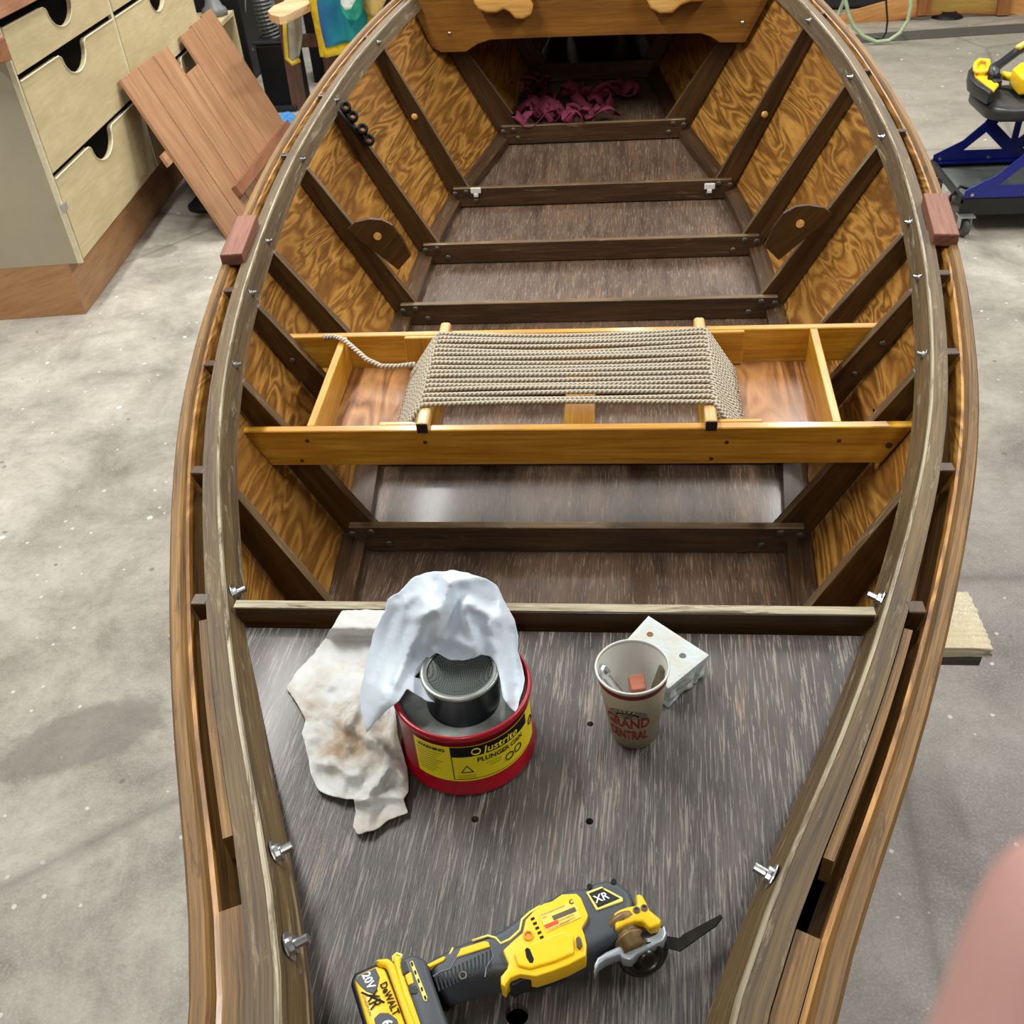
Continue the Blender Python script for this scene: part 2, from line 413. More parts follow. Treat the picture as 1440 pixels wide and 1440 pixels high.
# ribs, floor members
RIB = dict(H=.98, G=1.34, F=1.72, E=2.08, D=2.40, C=2.92, B=3.34, A=3.74, T=4.17, U=4.62)
def rib_pts(Y, s, dtop=.038, dbot=.092):
    e = .012; d = (wg(Y+e) - wg(Y-e)) / (2*e)
    wt = min(wg(Y), wg(Y+.024)) - .031 * math.sqrt(1 + d*d); wb = min(wc(Y), wc(Y+.024)) - .010
    P1 = Vector((X0(Y) + s * wt, Y, gz(Y) + .001)); P0 = Vector((X0(Y) + s * wb, Y, fz(Y)))
    n = (P1 - P0).normalized(); inn = Vector((-s * n.z, 0, s * n.x)); 
    return P0, P1, inn
RH = {}
for k, Y in RIB.items():
    for s in (-1, 1):
        P0, P1, inn = rib_pts(Y, s)
        top_in = Vector((P1.x - s * .024, Y, P1.z))
        # straight inner edge from the head down to the floor
        wi = wc(Y) - (.106 if k != 'T' else .14)
        bot_in = Vector((X0(Y) + s * wi, Y, fz(Y)))
        dn = (P0 - P1).normalized()
        nk = Vector((top_in.x + dn.x * .05, Y, top_in.z + dn.z * .05)); nk2 = nk + Vector((-s * .030, 0, 0))
        pts = [P0, P1, top_in, nk, nk2, bot_in]
        o = MB().prism(pts, (0, .024, 0), axis=(P1 - P0)).build('rib', M['frame'], boat, bevel=.0015, seg=1)
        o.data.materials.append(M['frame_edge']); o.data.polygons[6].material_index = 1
        RH[(k, s)] = (o, P0, P1, top_in, bot_in)
for k, Y in RIB.items():
    z = fz(Y) + MEMB; x = X0(Y); w = wc(Y) - .03
    y = Y - .022
    o = MB().hexa([(x-w, y, z-MEMB+.001), (x+w, y, z-MEMB+.001), (x+w, y+.0215, z-MEMB+.001), (x-w, y+.0215, z-MEMB+.001),
                   (x-w-.02, y, z), (x+w+.02, y, z), (x+w+.02, y+.0215, z), (x-w-.02, y+.0215, z)], (1, 0, 0)).build('floor_member', M['member'], boat, bevel=.002, seg=1)
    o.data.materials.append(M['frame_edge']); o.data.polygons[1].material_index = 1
    if k in 'TABCDEF':
        for s in (-1, 1):
            for dx, dz in ((.012, -.022), (-.032, -.016), (-.07, -.052) if k != 'T' else (-.05, -.05)):
                c = Vector((x + s * (w + dx), y, z + dz))
                MB().lathe([(.0105, 0), (.0105, .001), (.0095, .003), (.006, .0046), (0, .005)], c, (0, -1, 0), 16).build('bolt_head', M['bolt'], o, smooth=True)
# small bolts through ribs
for k, s, f, sz in (('A', -1, .45, .012), ('A', 1, .52, .012), ('E', 1, .34, .008), ('E', -1, .38, .008), ('E', 1, .5, .007)):
    o, P0, P1, ti, bi = RH[(k, s)]
    c = (P1.lerp(P0, f) + ti.lerp(bi, f)) * .5 
    MB().lathe([(sz, 0), (sz, .002), (sz * .6, .004), (0, .0045)], c, (0, -1, 0), 14).build('wood_plug' if k == 'A' else 'bolt_head', M['carved'] if k == 'A' else M['bolt'], o, smooth=True)
# bolts through the inner rail
def rail_bolt(y, s, big):
    n = gp(y, s, .12) - gp(y, s, .02); n.normalize()
    c = gp(y, s, .0935, -.020); r = 1.25 if big else 1
    MB().lathe([(.012 * r, 0), (.012 * r, .0015), (.0075 * r, .0016), (.0075 * r, .007), (.004 * r, .0072), (.004 * r, .016 * r), (0, .0165 * r)], c, n + Vector((0, 0, .25)), 12).build('rail_bolt', M['steel'], boat)
for k in 'HFEDCBA':
    for s in (-1, 1): rail_bolt(RIB[k] + .012, s, k == 'H')
rail_bolt(.52, -1, True); rail_bolt(.415, -1, True); rail_bolt(.515, 1, True)
# oarlock pads
for s in (-1, 1):
    c = gp(2.36, s, .036, .006); d = (gp(2.6, s, .028) - gp(2.2, s, .028)).normalized(); p = d.cross(Vector((0, 0, 1)))
    R = Matrix((p, d, Vector((0, 0, 1)))).transposed()
    MB().box(c + Vector((0, 0, .008)), (.058, .24, .032), R).build('oarlock_pad', wood('reddish_oarlock_pad_wood', srgb(96, 56, 42), srgb(126, 80, 62), srgb(146, 98, 78), .6, 0), boat, bevel=.004)
# solid spacer between the rails at the near end
for s in (-1, 1):
    secs = [[gp(y, s, .031, -.006), gp(y, s, .054, -.006), gp(y, s, .054, -.045), gp(y, s, .031, -.045)] for y in YS[:int((.53 - Y0) / (Y1 - Y0) * 60) + 1]]
    MB().loft(secs).build('rail_spacer', M['outwale'], boat)
    secs = [[gp(y, s, .043, -.004), gp(y, s, .054, -.004), gp(y, s, .054, -.045), gp(y, s, .043, -.045)] for y in [.55 + .38 * i / 12 for i in range(13)]]
    MB().loft(secs).build('packing_strip', M['outwale'], boat)

# near deck with drilled holes
ZD = H - .975
yd1 = .966
def deck_w(y): return wg(y) - .086
out = [(X0(y) - deck_w(y), y) for y in np.linspace(Y0 + .03, yd1, 24)] + [(X0(y) + deck_w(y), y) for y in np.linspace(yd1, Y0 + .03, 24)]
holes = []
for px, py, r in ((830, 1018, .0042), (829, 1155, .0045), (668, 1152, .0045), (727, 1427, .0115)):
    c = atZ(px, py, ZD); holes.append([(c.x + r * math.cos(a), c.y + r * math.sin(a)) for a in np.linspace(0, 2*math.pi, 17)[:-1]])
def cdt_poly(outer, holes, extra=()):
    V, E = [], []
    for loop in [outer] + holes:
        b = len(V); V += [Vector(p) for p in loop]; E += [(b + i, b + (i + 1) % len(loop)) for i in range(len(loop))]
    V += [Vector(p) for p in extra]
    vo, eo, fo, *_ = delaunay_2d_cdt(V, E, [], 0, 1e-6)
    def inside(p, poly):
        r = False; j = len(poly) - 1
        for i in range(len(poly)):
            a, b = poly[i], poly[j]
            if (a[1] > p[1]) != (b[1] > p[1]) and p[0] < (b[0]-a[0]) * (p[1]-a[1]) / (b[1]-a[1]) + a[0]: r = not r
            j = i
        return r
    fs = []
    for f in fo:
        c = sum((vo[i] for i in f), Vector((0, 0))) / len(f)
        if inside(c, outer) and not any(inside(c, h) for h in holes): fs.append(f)
    return vo, fs
vo, fs = cdt_poly(out, holes)
mb = MB(); vs = [mb.bm.verts.new((p.x, p.y, ZD)) for p in vo]
for f in fs: mb.bm.faces.new([vs[i] for i in f])
bmesh.ops.delete(mb.bm, geom=[v for v in mb.bm.verts if not v.link_faces], context='VERTS')
bmesh.ops.recalc_face_normals(mb.bm, faces=mb.bm.faces)
if list(mb.bm.faces)[0].normal.z < 0: bmesh.ops.reverse_faces(mb.bm, faces=mb.bm.faces)
mb.build('deck_panel', M['deck'], boat, solid=.012)
# unseen panel added to keep light out from under the deck
P = [Vector((X0(.95) - wg(.95) + .075, .945, ZD - .013)), Vector((X0(.95) + wg(.95) - .075, .945, ZD - .013)), Vector((X0(.95) + wc(.95) - .04, .945, fz(.95) + .002)), Vector((X0(.95) - wc(.95) + .04, .945, fz(.95) + .002))]
MB().prism(P, (0, .012, 0)).build('underdeck_light_block', M['frame'], boat)
# raised cross rail at the deck edge, worn pale on top
x = X0(.97); w = wg(.97) - .098
zt = H - .952
o = MB().box((x, .985, (zt + ZD) / 2 - .012), (2*w, .016, zt - ZD + .036)).build('deck_rail', M['frame'], boat, bevel=.002, seg=1)
MB().box((x, .984, zt + .0072), (2*w, .0155, .0026)).build('worn_edge', M['railtop'], o)
# corner blocks and battens beside the deck
for s in (-1, 1):
    bw = .016 if s < 0 else .003
    secs = [[gp(y, s, .086, -.036), gp(y, s, .088 + bw * min(1, (.80 - y) / .3), -.038), gp(y, s, .088 + bw * min(1, (.80 - y) / .3), -.058), gp(y, s, .080, -.058)] for y in [.26 + .5 * i / 12 for i in range(13)]]
    MB().loft(secs).build('deck_batten', M['inwale'], boat)

# --------------------------------------------------- far compartment bulkhead plank
YB = 4.10
zb = lambda px, py: atY(px, py, YB)
low = [(585, 0), (606, 66), (620, 74), (655, 73), (672, 62), (690, 56), (760, 53), (880, 49), (985, 47), (1000, 52), (1012, 60), (1048, 60)]
pts = [zb(*p) for p in low]
pr = zb(1073, 0); pl = pts[0]
top = [Vector((pr.x + .03, YB, pr.z + .02)), Vector((pr.x + .05, YB, H - .60)), Vector((pl.x - .06, YB, H - .60)), Vector((pl.x - .03, YB, pl.z + .02))]
pk = MB().prism(pts[1:] + top, (0, .03, 0), axis=(1, 0, 0)).build('bulkhead_plank', M['bulk'], boat, bevel=.002, seg=1)
for px, py in ((632, 47), (1044, 32)):
    MB().lathe([(.007, 0), (.006, .003), (0, .004)], zb(px, py), (0, -1, 0), 12).build('screw_head', M['steel'], pk, smooth=True)
# fore deck that closes the compartment
secs = [[Vector((X0(y) - wg(y) + .02, y, gz(y) + .004)), Vector((X0(y) + wg(y) - .02, y, gz(y) + .004)), Vector((X0(y) + wg(y) - .02, y, gz(y) + .016)), Vector((X0(y) - wg(y) + .02, y, gz(y) + .016))] for y in [YB + .002 + (Y1 - YB) * i / 8 for i in range(9)]]
MB().loft(secs).build('fore_deck', M['bulk'], boat)
# carved yellow brackets on the plank
def bracket(poly):
    P = [zb(*p) for p in poly]
    P = [Vector((p.x, YB - .055, p.z)) * 1.0 for p in P]
    # keep the same direction seen from the front: scale to the nearer plane
    P = [atY(px, py, YB - .055) for px, py in poly]
    MB().prism(P, (0, .055, 0), axis=(1, 0, 0)).build('carved_bracket', M['carved'], boat, smooth=True, bevel=.012, seg=4, angle=.9)
bracket([(664, -22), (666, 4), (672, 14), (684, 19), (698, 19), (708, 14), (716, 18), (724, 27), (736, 28), (747, 22), (749, 8), (742, -4), (740, -22)])
bracket([(908, -22), (908, -3), (914, 12), (928, 20), (946, 19), (958, 8), (972, 3), (988, 3), (1000, -4), (1002, -22)])

# --------------------------------------------------- knees with holes between ribs
for s in (-1, 1):
    Y = RIB['C'] - .014
    px = [(488, 322), (500, 312), (518, 308), (536, 309), (552, 317), (566, 335), (578, 360), (560, 380), (524, 352), (505, 338)]
    P = [atY(a, b, Y) for a, b in px]
    P = [Vector((X0(Y) + s * abs(p.x - X0(Y)), Y, p.z)) for p in P]
    kn = MB().prism(P, (0, .012, 0), axis=(1, 0, 1)).build('knee', M['frame'], boat, bevel=.0015, seg=1)
    c = atY(531, 332, Y); c = Vector((X0(Y) + s * abs(c.x - X0(Y)), Y - .0005, c.z))
    MB().lathe([(.013, 0), (.013, .0012), (0, .0012)], c, (0, -1, 0), 16).build('wood_plug', M['carved'], kn)
# rod clip on the left side
Yc = RIB['B'] - .03
rc = None; A0 = atY(480, 158, Yc); A1 = atY(514, 202, Yc); d = (A1 - A0)
blk = plain('black_rubber', (.006, .006, .007), .5, spec=.25)
mb = MB().tube([A0 - d * .06, A1 + d * .06], .011, 8)
rc = mb.build('rod_clip', blk, boat, smooth=True)
for (px, py) in ((481, 153), (491, 166), (505, 184), (514, 199)):
    c = atY(px + 5, py - 2, Yc)
    MB().lathe([(.008, -.018), (.016, -.018), (.019, -.012), (.019, .012), (.016, .018), (.008, .018)], c, (.3, -1, .5), 20, close=True).build('clip_ring', blk, rc, smooth=True)
# little white latches on the floor member
for px, py in ((669, 268), (998, 262)):
    c = atY(px, py, RIB['A'] - .026)
    MB().box(c, (.04, .007, .022)).box(c + Vector((0, -.003, -.018)), (.018, .006, .014)).build('white_latch', plain('white_plastic', srgb(225, 225, 222), .4), boat, bevel=.002)

# --------------------------------------------------- rowing seat frame
HT = 1.09; ZT = H - HT
YN, YF = 1.673, 2.106
def sx(px, py): return atZ(px, py, ZT).x
xl, xr = atZ(341, 604, ZT).x, atZ(1287, 600, ZT).x
def rail(name, x0, x1, y, t, h, slant=.05):
    return MB().hexa([(x0 + slant, y, ZT - h), (x1 - slant, y, ZT - h), (x1 - slant, y + t, ZT - h), (x0 + slant, y + t, ZT - h),
               (x0, y, ZT), (x1, y, ZT), (x1, y + t, ZT), (x0, y + t, ZT)], (1, 0, 0)).build(name, M['seat'], boat, bevel=.002, seg=1)
nr = rail('seat_rail', xl, xr, YN, .022, .09)
fl, fr = atZ(372, 474, ZT).x - .03, atZ(1258, 460, ZT).x + .02
fr_ = rail('seat_rail', fl, fr, YF, .022, .09)
for px, py in ((432, 620), (598, 622), (1022, 622), (1180, 620), (425, 648), (1000, 645)):
    c = atY(px, py, YN - .0004); MB().lathe([(.0045, 0), (.0045, .0006), (0, .0006)], c, (0, -1, 0), 10).build('bung', M['frame'], nr)
c = atY(1250, 626, YN - .0004); MB().lathe([(.007, 0), (.007, .002), (0, .003)], c, (0, -1, 0), 12).build('bolt_head', M['bolt'], nr)
dl_n, dl_f = sx(437, 597), sx(482, 476); dr_n, dr_f = sx(1178, 594), sx(1146, 466)
for a, b in ((dl_n, dl_f), (dr_n, dr_f)):
    MB().hexa([(a-.009, YN+.0225, ZT-.088), (a+.009, YN+.0225, ZT-.088), (b+.009, YF-.0005, ZT-.088), (b-.009, YF-.0005, ZT-.088),
               (a-.009, YN+.0225, ZT-.001), (a+.009, YN+.0225, ZT-.001), (b+.009, YF-.0005, ZT-.001), (b-.009, YF-.0005, ZT-.001)], (0, 1, 0)).build('seat_divider', M['seat'], boat, bevel=.0015, seg=1)
# bar positions
bln, blf = sx(600, 585), sx(627, 466); brn, brf = sx(997, 582), sx(983, 459)
# trays on both sides of the rope seat
traym = plywood('honey_coloured_plywood', srgb(112, 68, 28), srgb(152, 102, 54), srgb(172, 124, 74), .5, .1, 1.2, 6)
for a0, a1, b0, b1 in ((dl_n, dl_f, bln + .002, blf - .004), (brn - .002, brf + .004, dr_n, dr_f)):
    MB().hexa([(a0, YN+.0225, ZT-.098), (b0, YN+.0225, ZT-.098), (b1, YF-.0005, ZT-.098), (a1, YF-.0005, ZT-.098),
               (a0, YN+.0225, ZT-.089), (b0, YN+.0225, ZT-.089), (b1, YF-.0005, ZT-.089), (a1, YF-.0005, ZT-.089)], (0, 1, 0)).build('tray_panel', traym, boat)
for a, b in ((bln + .012, blf + .006), (brn - .012, brf - .006)):
    MB().hexa([(a-.006, YN+.0225, ZT-.088), (a+.006, YN+.0225, ZT-.088), (b+.006, YF-.0005, ZT-.088), (b-.006, YF-.0005, ZT-.088),
               (a-.006, YN+.0225, ZT-.030), (a+.006, YN+.0225, ZT-.030), (b+.006, YF-.0005, ZT-.030), (b-.006, YF-.0005, ZT-.030)], (0, 1, 0)).build('tray_side', M['seat'], boat)
# centre brace
cx = sx(812, 580); MB().box((cx, (YN+YF)/2+.01, ZT-.082), (.07, YF-YN-.025, .012)).build('centre_brace', M['seat'], boat, bevel=.002)
MB().lathe([(.011, 0), (.011, .006), (.006, .010), (0, .010)], (cx, YN+.045, ZT-.076), (0, 0, 1), 14).build('brace_knob', M['bolt'], boat, smooth=True)
# doubler blocks
def dbl(x0, x1, y, far):
    MB().box(((x0+x1)/2, y, ZT-.045+.001), (x1-x0, .014, .088)).build('seat_block', M['seat'], boat, bevel=.003)
dbl(sx(534, 590), bln - .016, YN + .0295, 0); dbl(brn + .016, sx(1072, 585), YN + .0295, 0)
dbl(sx(566, 480), blf - .016, YF - .0075, 1); dbl(brf + .016, sx(1048, 468), YF - .0075, 1)
# rope bars
darkend = plain('dark_end_grain', srgb(34, 20, 12), .8)
for xn, xf in ((bln, blf), (brn, brf)):
    d = Vector((xf - xn, YF - YN, 0)).normalized()
    a = Vector((xn, YN - .001, ZT + .006)); b = Vector((xf, YF + .03, ZT + .006))
    p = d.cross(Vector((0, 0, 1))) * .013; u = Vector((0, 0, .013))
    mb = MB(); mb.loft([[q - p - u, q + p - u, q + p + u * .7, q + p * .6 + u, q - p * .6 + u, q - p + u * .7] for q in (a, b)])
    rb = mb.build('rope_bar', wood('pale_seat_bar_wood', srgb(150, 112, 60), srgb(196, 156, 96), srgb(218, 184, 124), .5, .1), boat, bevel=.002, seg=1)
    MB().box(a - d * .0012 , (.023, .002, .022)).build('end_grain', darkend, rb)
# woven rope
NR = 17; mb = MB(); rr = .0051
for i in range(NR):
    f = i / (NR - 1); y = YN + .065 + f * (YF - YN - .105)
    tl = (y - YN) / (YF - YN); xa = bln + (blf - bln) * tl; xb = brn + (brf - brn) * tl
    zc = ZT + .006 + .013 + rr; sag = .004 + .003 * math.sin(i * 1.7); P = []
    yl = y - .045 + random.uniform(-.003, .003)
    P.append(Vector((xa - .078, yl - .010, ZT - .060))); P.append(Vector((xa - .066, yl, ZT - .045)))
    P.append(Vector((xa - .019, y - .012, zc - .010))); P.append(Vector((xa - .008, y - .002, zc - .0005)))
    for k in range(13):
        g = k / 12; xx = xa + (xb - xa) * g
        yy = y + .0018 * math.sin(i * 2.3 + g * 5); 
        bow = -.012 * (2*f - 1) * math.sin(math.pi * g) * (1 if abs(2*f-1) > .2 else 0)
        P.append(Vector((xx, yy + bow, zc - sag * math.sin(math.pi * g))))
    P.append(Vector((xb + .008, y - .002, zc - .0005))); P.append(Vector((xb + .019, y - .012, zc - .010)))
    P.append(Vector((xb + .066, yl, ZT - .045))); P.append(Vector((xb + .080, yl - .012, ZT - .060)))
    mb.tube(P, rr, 8)
for i in range(NR - 1):                       # return turns under the bars
    f = (i + .5) / (NR - 1); y = YN + .065 + f * (YF - YN - .105); tl = (y - YN) / (YF - YN)
    for xa, sg in ((bln + (blf - bln) * tl, -1), (brn + (brf - brn) * tl, 1)):
        mb.tube([(xa + sg * .012, y + .01, ZT - .004), (xa + sg * .028, y - .015, ZT - .028), (xa + sg * .072, y - .045, ZT - .064)], rr * .95, 7)
mb.build('rope_webbing', M['rope'], boat, smooth=True)
tail = [atZ(583, 512, ZT - .012), atZ(560, 515, ZT - .02), atZ(536, 515, ZT - .022), atZ(515, 505, ZT - .016), atZ(498, 490, ZT - .002), atZ(484, 478, ZT + .008), atZ(470, 473, ZT + .008), atZ(455, 474, ZT + .003)]
MB().tube(tail, .0062, 8).build('rope_tail', M['rope'], boat, smooth=True)
# little wire hook on the right side
hk = [atY(1228, 575, 1.75), atY(1231, 585, 1.75), atY(1240, 588, 1.75), atY(1248, 582, 1.75)]
MB().tube(hk, .002, 6).build('wire_hook', blk, boat)
# ------------------------------------------------------------------ lettering
def text_mesh(s, size, bold=.0, align='LEFT', sx_=1.0, space=1.0):
    cu = bpy.data.curves.new('lettering', 'FONT'); cu.body = s; cu.size = size; cu.offset = bold; cu.align_x = align; cu.resolution_u = 3; cu.space_character = space
    o = bpy.data.objects.new('lettering', cu); COL.objects.link(o)
    bpy.context.view_layer.update()
    me = bpy.data.meshes.new_from_object(o.evaluated_get(bpy.context.evaluated_depsgraph_get()))
    bpy.data.objects.remove(o); bpy.data.curves.remove(cu)
    for v in me.vertices: v.co.x *= sx_
    return me
def place_text(s, size, fn, m, parent, bold=0, align='LEFT', sx_=1.0, name='lettering', space=1.0):
    me = text_mesh(s, size, bold, align, sx_, space)
    for v in me.vertices: v.co = fn(v.co.x, v.co.y)
    me.materials.append(m); o = bpy.data.objects.new(name, me); COL.objects.link(o)
    if parent is not None: o.parent = parent; o.location = -wloc(parent)
    return o
black = plain('black_print', (.006, .006, .006), .6, var=.02, spec=.2)
def shell_fn(c, r_of_z, lift=.0006):
    def g(phi, z):
        r = r_of_z(z) + lift
        return Vector((c.x + r * math.sin(phi), c.y - r * math.cos(phi), c.z + z))
    return g
def patch(g, p0, p1, z0, z1, name, m, parent, n=20):
    mb = MB(); mb.loft([[g(p0 + (p1-p0)*i/n, z0), g(p0 + (p1-p0)*i/n, z1)] for i in range(n+1)], caps=False, closed=False)
    return mb.build(name, m, parent, smooth=True)

# ------------------------------------------------------------------ plunger can
cc = atZ(660, 1040, ZD)
can = empty('plunger_can', cc, 'round red metal plunger can with a yellow warning label on the deck', 'can')
red = plain('glossy_red_enamel', srgb(150, 10, 28), .3, 0, .25, .06)
MB().lathe([(0, .0005), (.084, .0005), (.0865, .003), (.0865, .007), (.083, .011), (.0822, .05), (.082, .096), (.0845, .099), (.0855, .103), (.0845, .107), (.082, .108), (.079, .104), (.0785, .086)], cc, n=64).build('can_body', red, can, smooth=True)
MB().lathe([(.0785, .096), (.076, .088), (.065, .080), (.055, .075), (.0, .073)], cc, n=48).build('dasher_pan', plain('dull_zinc_pan', srgb(168, 176, 172), .45, .2, var=.25, vs=60), can, smooth=True)
pc = Vector((atY(640, 938, cc.y).x + .004, cc.y + .004, cc.z))
MB().lathe([(.041, .064), (.0465, .066), (.0475, .071), (.0455, .075), (.0450, .10), (.0462, .118), (.0478, .122), (.0470, .1262), (.0395, .1262), (.039, .118), (.037, .116)], pc, n=48).build('plunger_cup', plain('black_enamel', (.004, .0045, .007), .2, 0, .0, spec=.4), can, smooth=True)
MB().lathe([(.0482, .1235), (.0484, .1262), (.0465, .1275), (.0400, .1262), (.0390, .1235)], pc, n=48).build('cup_rim', plain('dull_rim_metal', srgb(150, 156, 150), .4, .6), can, smooth=True)
def mesh_screen():
    t = NT('fine_wire_mesh'); oc = t.coords('Object', (1, 1, 1), (0, 0, .78))
    ck = t.n('ShaderNodeTexChecker'); t.l(oc, ck.inputs[0]); ck.inputs['Scale'].default_value = 620
    c = t.mix(ck.outputs['Fac'], srgb(88, 94, 92), srgb(176, 182, 178)); return t.out(c, .35, .7)
MB().lathe([(.0390, .1245), (.030, .117), (.018, .113), (0, .112)], pc, n=40).build('mesh_screen', mesh_screen(), can, smooth=True)
g = shell_fn(cc, lambda z: .0823)
yel = plain('label_yellow', srgb(232, 212, 22), .45, var=.03)
R_ = math.radians
lab = patch(g, R_(-38), R_(86), .026, .090, 'warning_label', yel, can, 30)
g2 = shell_fn(cc, lambda z: .0823, .0011)
patch(g2, R_(-4), R_(70), .0715, .0895, 'label_band', black, lab)
for a, b, z0, z1 in ((-4, -3.2, .030, .0715), (-4, 70, .0295, .0303)): patch(g2, R_(a), R_(b), z0, z1, 'label_line', black, lab)
def can_text(s, phi0, z0, size, m, bold=0, sx_=1, lift=.0017, skew=0.0):
    gg = shell_fn(cc, lambda z: .0823, lift)
    return place_text(s, size, lambda x, y: gg(R_(phi0) + (x + y * skew) / .083, z0 + y), m, lab, bold, sx_=sx_)
can_text('Justrite', 23, .0745, .0165, yel, .0003, 1.0, skew=.15)
can_text('PLUNGER CAN', 17, .0605, .0105, black, .0003, .92)
can_text('WARNING', -33, .0805, .0070, black, .0003, 1.05)
for i in range(9): can_text('mmnmunmmuwnmnmmuwn'[: 18 - (i % 3) * 2 - (3 if i > 5 else 0)], -35, .0745 - i * .0046, .0036, black, 0, .82)
for i in range(3): can_text('wnmmunmmnuwmn', 0, .0375 - i * .0032, .0026, black, 0, 1)
can_text('nmmuwnnm', 24, .0535, .004, black); can_text('munwmn', 27, .0485, .004, black)
tri = [(3, .043), (13, .043), (8, .055)]
for i in range(3):
    a, b = tri[i], tri[(i+1) % 3]
    P = [g2(R_(a[0] + (b[0]-a[0])*k/4), a[1] + (b[1]-a[1])*k/4) for k in range(5)]; MB().tube(P, .0006, 5).build('label_symbol', black, lab)
for ph, z in ((46, .0455), (56, .0475), (79, .062)):
    P = [g2(R_(ph) + .0058 * math.cos(t) / .083, z + .0058 * math.sin(t)) for t in np.linspace(0, 2*math.pi, 17)]; MB().tube(P, .0007, 5).build('label_symbol', black, lab)
P = [g2(R_(17) + .0052 * math.cos(t) / .083, .0795 + .0052 * math.sin(t)) for t in np.linspace(0, 2*math.pi, 17)]; MB().tube(P, .0009, 5).build('label_symbol', yel, lab)

# ------------------------------------------------------------------ cloths
def sheet(outline, zfun, step, name, m, label, cat, back=None, thick=.0016, jitter=.3):
    """outline in photo pixels; zfun(px,py) gives height; every vertex is placed on that height"""
    out = []
    for i in range(len(outline)):
        a, b = outline[i], outline[(i+1) % len(outline)]; n = max(1, int(math.dist(a, b) / step))
        out += [(a[0] + (b[0]-a[0]) * k / n + random.uniform(-.6, .6), a[1] + (b[1]-a[1]) * k / n + random.uniform(-.6, .6)) for k in range(n)]
    x0, x1 = min(p[0] for p in out), max(p[0] for p in out); y0, y1 = min(p[1] for p in out), max(p[1] for p in out)
    ex = [(x + random.uniform(-jitter, jitter) * step, y + random.uniform(-jitter, jitter) * step) for x in np.arange(x0, x1, step) for y in np.arange(y0, y1, step)]
    vo, fs = cdt_poly(out, [], ex)
    mb = MB(); vs = []
    for p in vo:
        q = atZ(p.x, p.y, zfun(p.x, p.y)); vs.append(mb.bm.verts.new(q))
    for f in fs:
        ff = mb.bm.faces.new([vs[i] for i in f])
    bmesh.ops.recalc_face_normals(mb.bm, faces=mb.bm.faces)
    if sum(f.normal.z for f in mb.bm.faces) < 0: bmesh.ops.reverse_faces(mb.bm, faces=mb.bm.faces)
    if back: back(mb)
    bmesh.ops.delete(mb.bm, geom=[v for v in mb.bm.verts if not v.link_faces], context='VERTS')
    o = mb.build(name, m, None, smooth=True, solid=thick)
    s = o.modifiers.new('s', 'SUBSURF'); s.levels = 1; s.render_levels = 1
    return tag(o, label, cat)
def segd(p, a, b):
    ax, ay = a; bx, by = b; t = max(0, min(1, ((p[0]-ax)*(bx-ax) + (p[1]-ay)*(by-ay)) / ((bx-ax)**2 + (by-ay)**2)))
    return math.dist(p, (ax + (bx-ax)*t, ay + (by-ay)*t))
def folds(px, py, F_):
    return sum(a * math.exp(-(segd((px, py), p, q) / w) ** 2) for p, q, a, w in F_)
def cloth_mat(name, base, stain=None):
    t = NT(name); oc = t.coords('Object')
    c = base
    if stain:
        n = t.noise(oc, 13, 5, .65, .7); gx = t.n('ShaderNodeVectorMath', operation='DISTANCE'); t.l(oc, gx.inputs[0]); q = atZ(520, 1030, ZD); gx.inputs[1].default_value = q
        fall = t.ramp(gx.outputs['Value'], [(.0, (1, 1, 1, 1)), (.13, (.25, .25, .25, 1)), (.2, (0, 0, 0, 1))])
        k = t.math('MULTIPLY', t.ramp(n, [(.40, (0, 0, 0, 1)), (.66, (1, 1, 1, 1))]), t.math('MULTIPLY_ADD', fall, 1.0, .25))
        c = t.mix(k, base, stain)
        k2 = t.math('MULTIPLY', t.ramp(t.noise(oc, 31, 4, .7), BW(.55, .68)), fall)
        c = t.mix(t.math('MULTIPLY', k2, .6), c, srgb(128, 104, 80))
    w = t.noise(oc, 900, 2, .5); t.bump(w, .25, .0006)
    t.b.inputs['Sheen Weight'].default_value = .2
    return t.out(c, .9)
rago = [(480, 858), (515, 857), (552, 858), (560, 900), (556, 950), (556, 1000), (558, 1030), (566, 1055), (574, 1085), (575, 1112), (567, 1124), (574, 1143), (548, 1152), (530, 1166), (503, 1174), (496, 1162), (500, 1142), (497, 1124), (470, 1121), (448, 1112), (436, 1085), (432, 1060), (424, 1030), (430, 1012), (418, 990), (402, 968), (416, 945), (440, 920), (462, 890)]
RF = [((508, 975), (490, 1020), .016, 9), ((520, 990), (520, 1040), .012, 8), ((490, 1020), (540, 1050), .013, 8), ((450, 1070), (500, 1090), .010, 9), ((530, 1040), (568, 1095), .016, 9), ((545, 1080), (510, 1125), .014, 8),
      ((500, 1125), (560, 1120), .010, 7), ((480, 1040), (520, 1110), .008, 8), ((420, 970), (470, 960), .004, 10), ((520, 1130), (515, 1165), .006, 7), ((470, 900), (455, 1000), .004, 12), ((555, 1000), (562, 1050), .018, 8)]
def ragz(px, py):
    p = atZ(px, py, ZD); k = min(1, max(0, (p.y - .945) / .022)); k = k * k * (3 - 2 * k)
    crump = math.exp(-((px - 520) ** 2 + (py - 1050) ** 2) / 9000)
    n = noise.noise(Vector((px / 26, py / 30, 3))) ; n2 = noise.noise(Vector((px / 11, py / 13, 9)))
    return ZD + .004 + .033 * k + folds(px, py, RF) + (.0035 + .008 * crump) * (n + .55) + (.0008 + .004 * crump) * (n2 + .6)
sheet(rago, ragz, 4.5, 'stained_rag', cloth_mat('stained_white_cotton', srgb(196, 199, 197), srgb(156, 130, 96)), 'off-white rag with brown stains spread flat on the deck left of the red can', 'rag')
